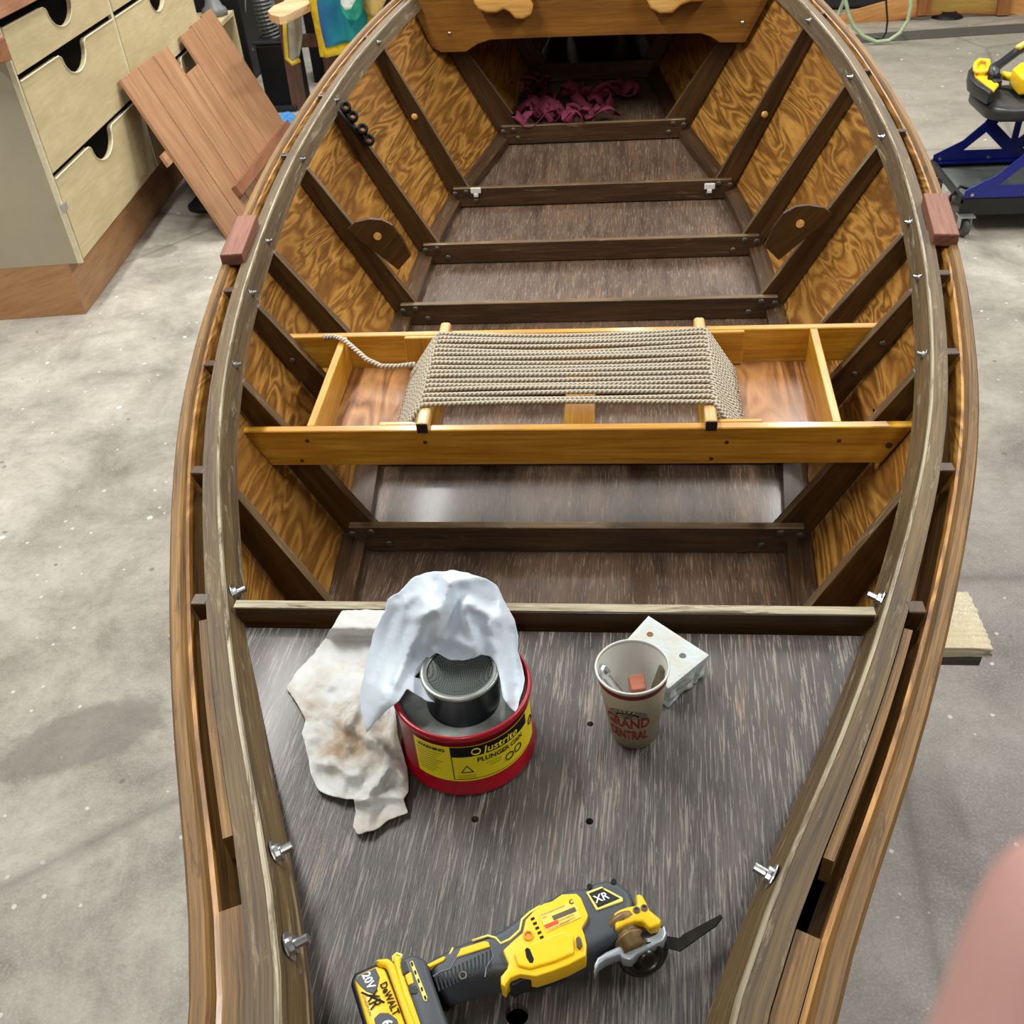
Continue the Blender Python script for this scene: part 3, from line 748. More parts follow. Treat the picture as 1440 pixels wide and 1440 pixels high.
# clean cloth bunched over the plunger
KP = [((620, 803), .205), ((580, 825), .185), ((552, 845), .165), ((530, 900), .115), ((518, 940), .098), ((506, 985), .072), ((514, 1030), .055), ((535, 1005), .095), ((553, 985), .122), ((568, 965), .124), ((590, 935), .118), ((612, 921), .132), ((650, 932), .133), ((676, 921), .134),
      ((640, 880), .168), ((600, 880), .165), ((650, 835), .198), ((690, 830), .178), ((712, 870), .15), ((728, 910), .125), ((737, 940), .114), ((728, 1004), .104), ((710, 985), .112), ((700, 940), .124), ((690, 890), .155), ((620, 985), .112), ((590, 975), .108)]
CF = [((598, 850), (518, 1022), .014, 13), ((632, 822), (598, 905), .012, 10), ((645, 830), (632, 890), -.005, 8), ((560, 850), (530, 950), -.006, 10), ((655, 832), (690, 850), -.004, 7), ((630, 815), (680, 812), .006, 8), ((662, 850), (700, 870), .009, 9), ((690, 880), (712, 985), .008, 9), ((720, 890), (728, 990), -.006, 8),
      ((640, 900), (668, 915), .006, 8), ((585, 868), (612, 858), .007, 7), ((575, 880), (545, 960), -.008, 8), ((615, 905), (650, 925), -.004, 8), ((668, 880), (700, 900), -.003, 6), ((570, 850), (522, 985), .004, 5), ((585, 850), (540, 985), -.003, 4), ((608, 850), (556, 960), .005, 6), ((628, 850), (612, 900), .004, 5), ((560, 842), (620, 815), -.003, 5), ((650, 850), (668, 905), .005, 6), ((700, 850), (722, 960), .004, 5), ((600, 825), (560, 850), .006, 8)]
def make_tps(K, lam=2.0):
    n = len(K); P = np.array([k[0] for k in K], float) / 100; z = np.array([k[1] for k in K])
    U = lambda r: np.where(r > 0, r * r * np.log(r + 1e-12), 0)
    A = np.zeros((n + 3, n + 3)); A[:n, :n] = U(np.linalg.norm(P[:, None] - P[None], axis=2)) + np.eye(n) * lam * .02
    A[:n, n] = 1; A[:n, n+1:] = P; A[n, :n] = 1; A[n+1:, :n] = P.T
    w = np.linalg.solve(A, np.concatenate([z, [0, 0, 0]]))
    return lambda x, y: float(w[:n] @ U(np.hypot(P[:, 0] - x / 100, P[:, 1] - y / 100)) + w[n] + w[n+1] * x / 100 + w[n+2] * y / 100)
tps = make_tps(KP)
def cloz(px, py):
    return ZD + tps(px, py) + folds(px, py, CF) + .0018 * noise.noise(Vector((px / 22, py / 40, 1.3)))
cloo = [(620, 802), (640, 801), (662, 806), (682, 812), (700, 823), (710, 845), (724, 870), (729, 895), (728, 915), (735, 940), (738, 955), (732, 980), (727, 1003), (715, 992), (706, 980), (703, 955), (697, 935), (690, 923), (677, 920), (668, 926), (650, 929), (630, 927), (614, 918), (604, 925), (594, 940), (583, 952), (600, 957), (616, 962), (624, 975), (618, 989), (600, 985), (583, 975), (572, 968), (562, 985), (540, 1003), (525, 1018), (515, 1031), (510, 1010), (504, 985), (508, 960), (516, 925), (525, 890), (538, 862), (545, 840), (560, 832), (578, 812), (600, 804)]
def back_drop(mb):
    be = [e for e in mb.bm.edges if e.is_boundary]; top = []
    for e in be:
        for v in e.verts:
            if v.co.z > ZD + .145 and v.co.y > cc.y + .02: top.append(v)
    top = set(top); es = [e for e in be if e.verts[0] in top and e.verts[1] in top]
    prev = es
    for k in range(4):
        r = bmesh.ops.extrude_edge_only(mb.bm, edges=prev); vs = [x for x in r['geom'] if isinstance(x, bmesh.types.BMVert)]
        for v in vs:
            v.co.z -= .012 + .010 * k; v.co.y += .008 - .007 * k + .002 * math.sin(v.co.x * 160); v.co.x += (pc.x - v.co.x) * .05
        prev = [x for x in r['geom'] if isinstance(x, bmesh.types.BMEdge) and x.is_boundary and all(q in vs for q in x.verts)]
sheet(cloo, cloz, 5, 'cleaning_cloth', cloth_mat('bluish_white_cotton', srgb(204, 216, 228)), 'clean bluish-white cloth bunched over the top of the red can', 'cloth', back_drop)

# ------------------------------------------------------------------ paper cup
cb = atZ(892, 1027, ZD); ct = atY(889, 937, cb.y); ax = ct - cb; hc = ax.length; ax.normalize()
cup = empty('paper_cup', cb, 'cream paper coffee cup with a maroon band and red lettering', 'cup')
rt, rb_ = .0436, .0295
def cup_mat():
    t = NT('cream_printed_paper'); oc = t.coords('Object'); n = t.noise(oc, 30, 4, .6)
    return t.out(t.ramp(n, [(.3, srgb(200, 190, 160)), (.7, srgb(216, 206, 178))]), .45)
MB().lathe([(0, .004), (rb_ - .003, .004), (rb_ - .002, .0006), (rb_, .0006), (rt, hc - .002)], cb, ax, 56).build('cup_body', cup_mat(), cup, smooth=True)
white = plain('white_paper', srgb(206, 206, 200), .5, var=.03)
MB().lathe([(rt - .001, hc - .003), (rt - .004, hc - .02), (rb_ - .0015, .008), (0, .008)], cb, ax, 56).build('cup_lining', white, cup, smooth=True)
MB().lathe([(rt - .0012, hc - .0025), (rt + .0010, hc - .0025), (rt + .0018, hc - .0005), (rt + .0008, hc + .0013), (rt - .0008, hc + .0010)], cb, ax, 56, close=True).build('rolled_rim', white, cup, smooth=True)
ta = Vector((1, 0, 0)); A_ = (ta - ax * ta.dot(ax)).normalized(); B_ = ax.cross(A_)
def cupf(lift):
    def gg(phi, z):
        r = rb_ + (rt - rb_) * z / hc + lift
        return cb + ax * z + (A_ * math.sin(phi) - B_ * math.cos(phi)) * r
    return gg
maroon = plain('maroon_print', srgb(122, 28, 36), .5, var=.04)
patch(cupf(.0004), R_(-180), R_(180), hc - .0135, hc - .0055, 'maroon_band', maroon, cup, 60)
redp = plain('dark_red_print', srgb(150, 34, 36), .5, var=.04)
cg = cupf(.0006)
def cup_text(s, z0, size, m, sx_, bold, phic=-14):
    return place_text(s, size, lambda x, y: cg(R_(phic) + x / (rb_ + (rt - rb_) * z0 / hc), z0 + y), m, cup, bold, 'CENTER', sx_)
cup_text('GRAND', .047, .0262, redp, .60, .0008)
cup_text('CENTRAL', .0225, .0245, redp, .46, .0006)
def cup_arc(r0, r1, m, n=24, lift=.0007, zc=.068, phic=-12, a0=8, a1=172, sy=.62):
    gg = cupf(lift); rr_ = .038
    return MB().loft([[gg(R_(phic) + r * math.cos(a) / rr_, zc + sy * r * math.sin(a)) for r in (r0, r1)] for a in np.linspace(R_(a0), R_(a1), n)], caps=False, closed=False).build('emblem', m, cup)
cup_arc(.0004, .0155, black); cup_arc(.0165, .0172, black); cup_arc(.0242, .0250, black)
for i in range(11):
    a = 12 + i * 15; cup_arc(.0180, .0236, black, 3, .0007, a0=a, a1=a + 4.5)
for r in (.004, .008, .012): cup_arc(r, r + .001, cup_mat(), 18, .0010, a0=20, a1=160)
patch(cupf(.0007), R_(-50), R_(26), .0665, .0675, 'emblem', black, cup)
# things in the cup
zi = ct.z - .035
p = atZ(896, 961, zi); Rz = Matrix.Rotation(.2, 3, 'Z') @ Matrix.Rotation(.5, 3, 'X')
tag(MB().box(p, (.019, .019, .016), Rz).build('wood_block', wood('raw_reddish_wood', srgb(150, 84, 62), srgb(176, 108, 84), srgb(196, 130, 104), .6, 0), bevel=.0015), 'small reddish wooden cube standing in the paper cup', 'block')
p = atZ(857, 957, zi + .004); ax2 = Vector((.55, -.15, -.8)).normalized()
b_ = empty('hex_bolt', p, 'shiny steel bolt leaning inside the paper cup', 'bolt')
MB().lathe([(0, .018), (.008, .018), (.009, .014), (.009, .011), (.005, .0105), (.005, -.022), (0, -.022)], p, -ax2, 12).build('bolt_shank', M['steel'], b_)
MB().lathe([(0, .024), (.0062, .024), (.0085, .021), (.0085, .0182), (0, .0182)], p, -ax2, 6).build('hex_head', M['steel'], b_)
p = atZ(925, 955, zi + .004)
tag(MB().box(p, (.006, .012, .034), Matrix.Rotation(.3, 3, 'Y') @ Matrix.Rotation(-.3, 3, 'X')).build('brass_scrap', plain('tarnished_brass', srgb(112, 104, 80), .5, .5), bevel=.001), 'thin olive-grey metal scrap at the right inside the paper cup', 'scrap')

# ------------------------------------------------------------------ white plastic block
zt_ = ZD + .043
P = [atZ(*q, zt_) for q in ((874, 908), (912, 866), (997, 921), (940, 968))]
mb = MB(); bt = [Vector((q.x, q.y, ZD + .001)) for q in P]; cen = sum(bt, Vector()) / 4
bt = [cen + (q - cen) * .97 for q in bt]; mb.hexa([bt[0], bt[3], bt[2], bt[1], P[0], P[3], P[2], P[1]])
bmesh.ops.subdivide_edges(mb.bm, edges=mb.bm.edges, cuts=14, use_grid_fill=True)
for v in mb.bm.verts:
    k = max(0, min(1, (zt_ - .008 - v.co.z) / .02)); n_ = noise.noise_vector(v.co * 55); n2 = noise.noise_vector(v.co * 140)
    v.co += Vector((n_.x, n_.y, 0)) * .009 * k + Vector((n2.x, n2.y, 0)) * .003 * k - Vector(((v.co.x - cen.x), (v.co.y - cen.y), 0)) * .06 * k
def block_mat():
    t = NT('waxy_white_plastic'); oc = t.coords('Object'); s = t.n('ShaderNodeSeparateXYZ'); t.l(oc, s.inputs[0])
    n = t.noise(oc, 40, 4, .6); f = t.math('ADD', t.ramp(n, BW(.4, .7)), 0)
    c = t.mix(t.math('MULTIPLY', f, .55), srgb(184, 194, 196), srgb(184, 174, 144)); t.bump(t.noise(oc, 150, 3), .4, .002)
    t.b.inputs['Subsurface Weight'].default_value = .1; t.b.inputs['Subsurface Radius'].default_value = (.01, .01, .01)
    return t.out(c, .4)
wb = tag(mb.build('white_block', block_mat(), smooth=True, angle=.5), 'chunky white plastic block with two small holes behind the paper cup', 'block')
wb.modifiers.new('b', 'BEVEL').width = .0015
for px, py, m in ((914, 892, plain('rusty_hole', srgb(140, 86, 50), .8)), (960, 922, plain('shadowed_hole', srgb(96, 102, 90), .8))):
    q = atZ(px, py, zt_); MB().lathe([(.0045, 0), (.0042, .0008), (.0026, .0009), (.0022, .0004), (0, .0003)], q, n=16).build('screw_hole', m, wb, smooth=True)

# ------------------------------------------------------------------ oscillating multi-tool
Z_ = lambda k: ZD + k
def T(px, z): return [atZ(a, b, Z_(z)) for a, b in px]
tool = empty('oscillating_tool', atZ(760, 1340, ZD), 'yellow and grey cordless oscillating multi-tool lying on the deck', 'power tool')
gry = plain('charcoal_rubber', srgb(62, 68, 74), .5, var=.05, bump=.1); dgr = plain('near_black_plastic', srgb(26, 29, 34), .42, var=.04)
yl = plain('tool_yellow', srgb(238, 192, 12), .42, 0, .1, .02); ylp = plain('pale_yellow_trim', srgb(228, 216, 110), .5, var=.02)
def slab(name, px, z0, z1, m, bev, seg=4, parent=None, axis=(1, 0, 0)):
    return MB().prism(T(px, z1), (0, 0, z0 - z1), axis).build(name, m, parent or tool, smooth=False, bevel=bev, seg=seg, angle=.8)
def smooth_slab(*a, **k):
    o = slab(*a, **k)
    for p in o.data.polygons: p.use_smooth = True
    return o
body = smooth_slab('tool_body', [(598, 1347), (618, 1339), (637, 1328), (660, 1319), (690, 1310), (706, 1303), (728, 1286), (759, 1268), (787, 1252), (809, 1245), (822, 1247), (834, 1238), (851, 1234), (870, 1237), (888, 1252), (893, 1268), (886, 1300), (868, 1316), (852, 1324), (830, 1335), (799, 1344), (760, 1356), (728, 1360), (712, 1366), (700, 1365), (660, 1374), (625, 1384), (612, 1380)], .003, .056, gry, .023, 6)
foot = smooth_slab('tool_foot', [(558, 1352), (565, 1345), (580, 1338), (600, 1347), (606, 1370), (618, 1405), (632, 1445), (646, 1486), (606, 1492), (588, 1440), (574, 1400)], .002, .060, gry, .010)
smooth_slab('foot_rail', [(552, 1347), (556, 1341), (565, 1344), (563, 1353), (578, 1400), (592, 1440), (610, 1492), (600, 1494), (582, 1440), (566, 1398)], .004, .0595, yl, .003, 2)
smooth_slab('battery_case', [(491, 1378), (498, 1366), (528, 1353), (548, 1350), (560, 1388), (578, 1440), (596, 1494), (532, 1502), (510, 1440)], .002, .056, dgr, .006)
bat = smooth_slab('battery_face', [(498, 1378), (503, 1370), (529, 1358), (541, 1361), (556, 1400), (570, 1440), (586, 1490), (536, 1496), (516, 1440)], .045, .0585, yl, .003, 2)
smooth_slab('battery_ridge', [(527, 1348), (546, 1346), (554, 1354), (568, 1398), (584, 1440), (600, 1490), (588, 1492), (572, 1440), (556, 1395), (543, 1358), (530, 1356)], .004, .0615, yl, .004, 3)
F1_ = .0592
slab('face_patch', [(500, 1378), (504, 1372), (528, 1361), (534, 1374), (531, 1388), (526, 1398), (515, 1394), (506, 1386)], .0575, F1_, gry, .0004, 1, bat)
slab('face_patch', [(526, 1432), (534, 1424), (546, 1424), (558, 1433), (564, 1450), (550, 1470), (534, 1470)], .0575, F1_, gry, .0004, 1, bat)
def flat_text(s, p0, p1, z, size, m, parent, bold=0, align='LEFT', sx_=1):
    a, b = atZ(*p0, Z_(z)), atZ(*p1, Z_(z)); u = (b - a).normalized(); v = Vector((-u.y, u.x, 0))
    return place_text(s, size, lambda x, y: a + u * x + v * y, m, parent, bold, align, sx_)
wht = plain('white_print', srgb(225, 228, 230), .5, var=.01)
flat_text('20V', (509, 1371), (518, 1393), F1_ + .0004, .0115, wht, bat, .0003, sx_=.9)
flat_text('DeWALT', (534, 1384), (549, 1419), F1_ + .0002, .0098, black, bat, .0003, sx_=.88)
flat_text('XR', (514, 1398), (522, 1422), F1_ + .0002, .017, black, bat, .0002, sx_=.75)
flat_text('LITHIUM ION', (509, 1400), (520, 1430), F1_ + .0002, .0036, black, bat, 0)
flat_text('6Ah', (536, 1438), (541, 1450), F1_ + .0004, .014, wht, bat, .0003)
slab('face_line', [(507, 1396), (509, 1394), (541, 1408), (540, 1411)], .0575, F1_, black, .0002, 1, bat)
# foot details
slab('mode_button', [(569, 1371), (578, 1366), (582, 1382), (574, 1385)], .056, .0612, yl, .001, 2)
slab('foot_panel', [(563, 1356), (570, 1350), (576, 1366), (567, 1372)], .056, .0608, dgr, .001, 2)
slab('foot_panel', [(575, 1388), (584, 1385), (588, 1392), (586, 1398), (578, 1398)], .056, .0608, dgr, .001, 2)
vl = slab('vent_strip', [(576, 1353), (580, 1350), (601, 1402), (600, 1408), (596, 1407)], .056, .0612, ylp, .0008, 2)
for k in range(5):
    f = k / 4; q = (579 + 18.5 * f, 1356 + 47 * f); slab('vent_slot', [(q[0] - 1.7, q[1] - 2.5), (q[0] + .8, q[1] - 4), (q[0] + 2.4, q[1] + 1.6), (q[0] + .2, q[1] + 3)], .058, .0616, black, .0002, 1, vl)
MB().tube(T([(553, 1352), (553, 1345), (558, 1341), (565, 1343), (562, 1350)], .058), .0014, 6).build('lanyard_loop', ylp, tool, smooth=True)
MB().tube(T([(610, 1404), (618, 1424), (625, 1443)], .052), .0012, 6).build('trim_line', ylp, tool, smooth=True)
# grip
slab('grip_inset', [(600, 1356), (624, 1344), (627, 1346), (623, 1351), (604, 1360)], .05, .0578, yl, .001, 2)
slab('grip_inset', [(641, 1346), (648, 1333), (681, 1323), (687, 1324), (689, 1331)], .05, .0578, yl, .001, 2)
MB().tube(T([(627, 1350), (633, 1341), (637, 1333)], .0545), .0011, 6).build('trim_line', ylp, tool, smooth=True)
MB().tube(T([(664, 1323), (686, 1316), (697, 1319), (704, 1327), (717, 1321), (731, 1308), (734, 1293), (745, 1283), (760, 1274)], .0560), .0013, 6).build('trim_line', ylp, tool, smooth=True)
for k in range(15):
    f = k / 14; a = (612 + 78 * f, 1372 - 36 * f); b = (618 + 72 * f, 1394 - 32 * f)
    MB().tube(T([a, b], .0560), .0009, 5).build('grip_groove', dgr, tool)
MB().tube(T([(609, 1373), (620, 1366), (633, 1362), (642, 1347), (689, 1331), (694, 1345), (684, 1360), (682, 1374)], .0563), .0006, 5).build('trim_line', plain('grey_seam', srgb(120, 126, 130), .5), tool)
MB().lathe([(.0042, 0), (.0042, .0012), (.0026, .0012), (.0024, 0)], atZ(651, 1372, Z_(.0562)), n=16).build('housing_screw', M['bolt'], tool)
# yellow housing
yb = smooth_slab('yellow_housing', [(707, 1336), (722, 1322), (735, 1311), (739, 1293), (750, 1281), (764, 1270), (776, 1267), (790, 1257), (811, 1256), (817, 1262), (827, 1286), (825, 1293), (818, 1304), (822, 1314), (825, 1328), (824, 1344), (799, 1357), (776, 1366), (754, 1373), (731, 1370), (718, 1375), (711, 1384), (710, 1388), (704, 1384), (704, 1373), (713, 1362), (715, 1354)], .038, .0615, yl, .005, 4)
smooth_slab('paddle_switch', [(712, 1380), (716, 1370), (728, 1362), (740, 1362), (752, 1364), (775, 1357), (794, 1348), (799, 1350), (797, 1360), (757, 1376), (735, 1379), (721, 1387)], .028, .054, dgr, .007, 4)
YH = .0622
slab('housing_bump', [(722, 1340), (745, 1326), (792, 1308), (806, 1314), (808, 1340), (780, 1352), (745, 1362), (728, 1358)], .056, .0645, yl, .0025, 3, yb)
slab('housing_slot', [(738, 1335), (741, 1332), (745, 1334), (751, 1349), (749, 1354), (745, 1354), (740, 1346)], .058, .0650, black, .0004, 1, yb)
slab('housing_slot', [(810, 1319), (814, 1316), (817, 1320), (819, 1329), (815, 1334), (811, 1330)], .058, .0650, M['bolt'], .0004, 1, yb)
MB().lathe([(.0050, 0), (.0050, .0015), (.0036, .0015), (.0034, 0), (0, 0)], atZ(743, 1316, Z_(.0618)), n=18).build('screw_boss', plain('deep_yellow', srgb(206, 140, 20), .5), yb)
for k in range(5):
    a = (746 + 3.2 * k, 1291 + 6.5 * k); slab('vent_slot', [(a[0], a[1]), (a[0] + 5, a[1] - 2), (a[0] + 6, a[1] + 1), (a[0] + 1, a[1] + 3.4)], .058, YH, black, .0002, 1, yb)
pl_ = slab('rating_plate', [(758, 1286), (808, 1266), (817, 1290), (769, 1311)], .058, YH, plain('plate_yellow', srgb(236, 205, 90), .5, var=.02), .0002, 1, yb)
slab('plate_bar', [(776, 1288), (808, 1275), (811, 1281), (779, 1294)], .058, YH + .0004, plain('plate_grey', srgb(84, 78, 60), .5), .0001, 1, pl_)
slab('plate_bar', [(765, 1301), (784, 1293), (786, 1298), (768, 1306)], .058, YH + .0004, plain('plate_red', srgb(206, 70, 36), .5), .0001, 1, pl_)
for i, (a, b) in enumerate((((761, 1288), (800, 1272)), ((763, 1292), (776, 1287)), ((786, 1296), (812, 1285)), ((788, 1300), (814, 1289)), ((770, 1309), (814, 1291)))):
    flat_text('nmunwmnumnwm'[: (11, 3, 7, 7, 10)[i]], a, b, YH + .0006, .0034, plain('plate_ink', srgb(110, 88, 30), .5), pl_, 0, sx_=1.15 if i != 1 else .8)
flat_text('C', (802, 1272), (808, 1269), YH + .0006, .0065, black, pl_, .0002)
# badge
bd = slab('badge', [(824, 1254), (846, 1246), (876, 1262), (876, 1267), (839, 1280)], .05, .0578, ylp, .001, 2)
slab('badge_field', [(828, 1256), (846, 1249), (872, 1263), (841, 1276)], .05, .0584, dgr, .0004, 1, bd)
for k in range(5):
    f = k / 4; MB().tube(T([(830 + 9 * f, 1258 + 17 * f - 1), (850 + 20 * f - 14 * f, 1250 + 19 * f - 2)], .0586), .0004, 4).build('badge_line', M['bolt'], bd)
flat_text('XR', (838, 1270), (854, 1264), .0590, .0115, wht, bd, .0002)
for q in ((829, 1247), (863, 1240), (893, 1279)):
    MB().lathe([(.003, 0), (.003, .001), (0, .001)], atZ(*q, Z_(.0555)), n=12).build('vent_hole', black, tool)
# head
hd = smooth_slab('head_housing', [(862, 1284), (872, 1278), (884, 1274), (896, 1272), (894, 1256), (903, 1257), (909, 1268), (914, 1279), (931, 1293), (928, 1300), (914, 1306), (904, 1295), (893, 1296), (880, 1300), (866, 1307)], .034, .060, yl, .003, 3)
for q in ((874, 1289), (895, 1280), (906, 1277)):
    MB().lathe([(.0036, 0), (.0036, .0012), (.002, .0013), (.0018, .0003), (0, .0003)], atZ(*q, Z_(.0600)), n=12).build('clamp_screw', M['bolt'], hd)
c0 = atZ(880, 1312, Z_(.040)); dz = Vector((.42, -.86, .10)).normalized()
brn = plain('dirty_bronze', srgb(120, 98, 62), .5, .5, var=.3, vs=90)
MB().lathe([(.020, -.012), (.023, -.008), (.023, -.003), (.0175, 0), (.0175, .004), (.0155, .005), (.0155, .008), (.0172, .009), (.0172, .012), (.013, .014), (.013, .022), (0, .022)], c0, dz, 28).build('spindle', brn, tool, smooth=True)
lv = smooth_slab('release_lever', [(835, 1369), (835, 1356), (840, 1346), (852, 1338), (874, 1328), (888, 1319), (904, 1311), (918, 1305), (919, 1295), (927, 1292), (934, 1298), (938, 1312), (934, 1322), (912, 1334), (896, 1342), (888, 1350), (876, 1348), (872, 1341), (852, 1349), (842, 1356)], .030, .046, plain('grey_cast_lever', srgb(176, 186, 194), .32, .5, var=.06), .004, 3)
MB().lathe([(.0042, 0), (.0042, .003), (0, .0035)], atZ(928, 1300, Z_(.046)), n=12).build('lever_pin', M['bolt'], lv)
c1 = atZ(906, 1342, Z_(.030)); ax3 = Vector((.30, -.80, .42)).normalized()
MB().lathe([(0, -.006), (.026, -.006), (.027, -.002), (.024, 0), (.019, .001), (.018, .004), (.0165, .006), (.0145, .006), (.013, .0035), (.010, .0035), (.0095, .009), (.005, .0105), (0, .0105)], c1, ax3, 32).build('clamp_disc', plain('dark_oiled_steel', srgb(78, 78, 76), .32, .85, var=.2), tool, smooth=True)
bl = [(926, 1322), (938, 1316), (955, 1319), (962, 1313), (1013, 1286), (1015, 1290), (1006, 1302), (983, 1318), (955, 1338), (940, 1334), (928, 1334)]
MB().prism(T(bl, .030), (.0012, .0006, -.0022)).build('saw_blade', plain('blued_blade_steel', srgb(38, 36, 34), .38, .7, var=.2), tool)
# ------------------------------------------------------------------ drawer cabinet
ang = R_(6.6)
fd = Vector((-math.sin(ang), math.cos(ang), 0)); fn_ = Vector((math.cos(ang), math.sin(ang), 0)); up = Vector((0, 0, 1))
PC = atZ(118, 443, 0); CC = atZ(117, 370, .23)
def cl(a, b, z, o=None): return (o or CC) + fd * a - fn_ * b + up * (z - (o or CC).z)
def cbox(a0, a1, b0, b1, z0, z1, name, m, parent, bevel=0, axis=None):
    P = [cl(a0, b0, z0), cl(a1, b0, z0), cl(a1, b1, z0), cl(a0, b1, z0), cl(a0, b0, z1), cl(a1, b0, z1), cl(a1, b1, z1), cl(a0, b1, z1)]
    return MB().hexa(P, axis).build(name, m, parent, bevel=bevel, seg=1)
cabm = wood('pale_birch_plywood', srgb(186, 170, 128), srgb(200, 184, 142), srgb(212, 197, 156), .5, .05, .35, None, .5, .03, srgb(190, 172, 132))
cabs = plain('greyed_birch_panel', srgb(158, 148, 126), .6, vs=4, var=.06)
plm = wood('light_brown_plinth_wood', srgb(140, 100, 62), srgb(160, 118, 78), srgb(176, 134, 92), .5, .05, .4)
edge = plain('plywood_edge', srgb(206, 196, 166), .6, vs=50, var=.1)
gap = plain('black_drawer_gap_shade', (.004, .0035, .003), .95, spec=.02)  # near-black colour for the shade behind the drawer fronts
cab = empty('drawer_cabinet', CC.copy() * 1, 'large pale birch plywood cabinet of drawers on a brown plinth', 'cabinet')
cab.location.z = 0
L = (atP(276, 12, CC, fn_) - CC).dot(fd)
pb = .065
cbox(-.0, L, pb, .62, 0.001, .23, 'plinth', plm, cab)
cbox(0, L, .022, .60, .231, 1.16, 'cabinet_body', cabs, cab)
cbox(-.002, .012, .001, .0215, .231, 1.16, 'corner_edge', edge, cab)
cols = [(.018, 1.185), (1.225, L - .02)]
cbox(1.188, 1.222, .003, .0215, .24, 1.16, 'stile', edge, cab)
rows = [(.243, .578), (.602, .945), (.970, 1.112), (1.137, 1.34)]
rows = [(.243, .578), (.602, .945), (.970, 1.125)]
n_dr = 0
for a0, a1 in cols:
    for z0, z1 in rows:
        if z0 > 1.1: 
            pass
        # drawer front with a half-round finger notch in its top edge
        cm = (a0 + a1) / 2 ; rw, rd = .15, .085
        pts = [(a0, z0), (a1, z0), (a1, z1), (cm + rw + .02, z1), (cm + rw, z1 - .008)]
        pts += [(cm + rw * math.cos(t) * .96, z1 - .012 - rd * math.sin(t)) for t in np.linspace(.05, math.pi - .05, 14)]
        pts += [(cm - rw, z1 - .008), (cm - rw - .02, z1), (a0, z1)]
        dr = MB().prism([cl(a, .0, z) for a, z in pts], -fn_ * .018, fd).build('drawer', cabm, cab)
        # black panel painting the shade inside the notch and the gaps
        cbox(a0 - .004, a1 + .004, .0185, .0215, z0 - .006, min(z1 + .024, 1.155), 'drawer_shade_panel', gap, dr)
        q = [cl(a, -.0006, z) for a, z in pts[2:]]
        MB().tube([x + fn_ * .0 for x in q], .0035, 5).build('pale_edge', edge, dr)
MB().box(cl(.0, -.004, .47) , (.012, .05, .03), Matrix((fn_, fd, up)).transposed()).build('drawer_latch', M['steel'], cab)
cbox(-.03, L, -.02, .62, 1.162, 1.23, 'worktop', wood('pinkish_worktop_wood', srgb(150, 100, 72), srgb(176, 124, 92), srgb(196, 146, 112), .5, .05, .5), cab, .003)
q = atY(-4, 70, 3.58)
MB().box(q + Vector((-.03, 0, 0)), (.12, .06, .085)).build('vice_jaw', wood('brown_vice_wood', srgb(120, 76, 50), srgb(146, 96, 66), srgb(166, 114, 82), .5, .05), cab, bevel=.008)

# ------------------------------------------------------------------ slatted floor grating leaning on the cabinet
def onc(px, py, out): return atP(px, py, CC + fn_ * out, fn_)
g0 = onc(169, 112, .025); g2_ = onc(301, 17, .025); gb = atZ(322, 336, .01)
gn = (g2_ - g0).cross(gb - g0).normalized()
if gn.x < 0: gn = -gn
gu = (g2_ - g0).normalized()                # across the slats
gv = (gb - g0) ; Lg = gv.length; gv.normalize()
def gpl(px, py): return atP(px, py, g0, gn)
slm = wood('reddish_cedar_slats', srgb(126, 90, 60), srgb(150, 110, 76), srgb(170, 130, 92), .6, .0, .5, None, .5, .06, srgb(152, 104, 74))
grate = empty('slatted_grating', gb, 'slatted reddish wood floor grating with a stepped notch leaning on the cabinet', 'grating')
W7 = (g2_ - g0).length / 7
gr = (gpl(400, 187) - g2_)
tops = [0, 0, 0, None, None, None, None]
notch_l = gpl(259, 106); notch_m = gpl(268, 99); step = gpl(248, 52)
def par(p): # along-slat parameter measured on the top line
    w = p - g0; # solve w = a*gu + b*gv
    G = gu.dot(gv); a = (w.dot(gu) - G * w.dot(gv)) / (1 - G*G); return a, w.dot(gv) - G * a
b3 = par(notch_m)[1]
for i in range(7):
    t = 0 if i < 3 else (b3 if i == 3 else par(gpl(250 + 18 * (i - 4), 53 - 17 * (i - 4)))[1] if i < 7 else 0)
    a = g0 + gu * (i * W7 + .007) + gv * t; b = g0 + gu * ((i+1) * W7 - .007) + gv * t
    e = Lg - t; a2 = a + gv * (e - .0); b2 = b + gv * (e)
    th = -gn * .016
    MB().hexa([a2 + th, b2 + th, b + th, a + th, a2, b2, b, a], gv).build('slat', slm, grate, bevel=.001, seg=1)
c3_, c4_ = gpl(333, 268), gpl(390, 195)
dd = (c4_ - c3_).normalized(); pp = gn.cross(dd).normalized()
MB().hexa([c3_ - pp*.03 - dd*.05, c4_ - pp*.03 + dd*.35, c4_ + pp*.03 + dd*.35, c3_ + pp*.03 - dd*.05,
           c3_ - pp*.03 - dd*.05 + gn*.03, c4_ - pp*.03 + dd*.35 + gn*.03, c4_ + pp*.03 + dd*.35 + gn*.03, c3_ + pp*.03 - dd*.05 + gn*.03], dd).build('batten', wood('darker_cedar_batten', srgb(112, 68, 46), srgb(134, 86, 60), srgb(150, 102, 72), .55, .03), grate, bevel=.002)
a = g0 + gu * (-.06) + gv * .36 - gn * .034; 
MB().hexa([a, a + gu*.9, a + gu*.9 + gv*.06, a + gv*.06, a + gn*.017, a + gu*.9 + gn*.017, a + gu*.9 + gv*.06 + gn*.017, a + gv*.06 + gn*.017], gu).build('batten', slm, grate)

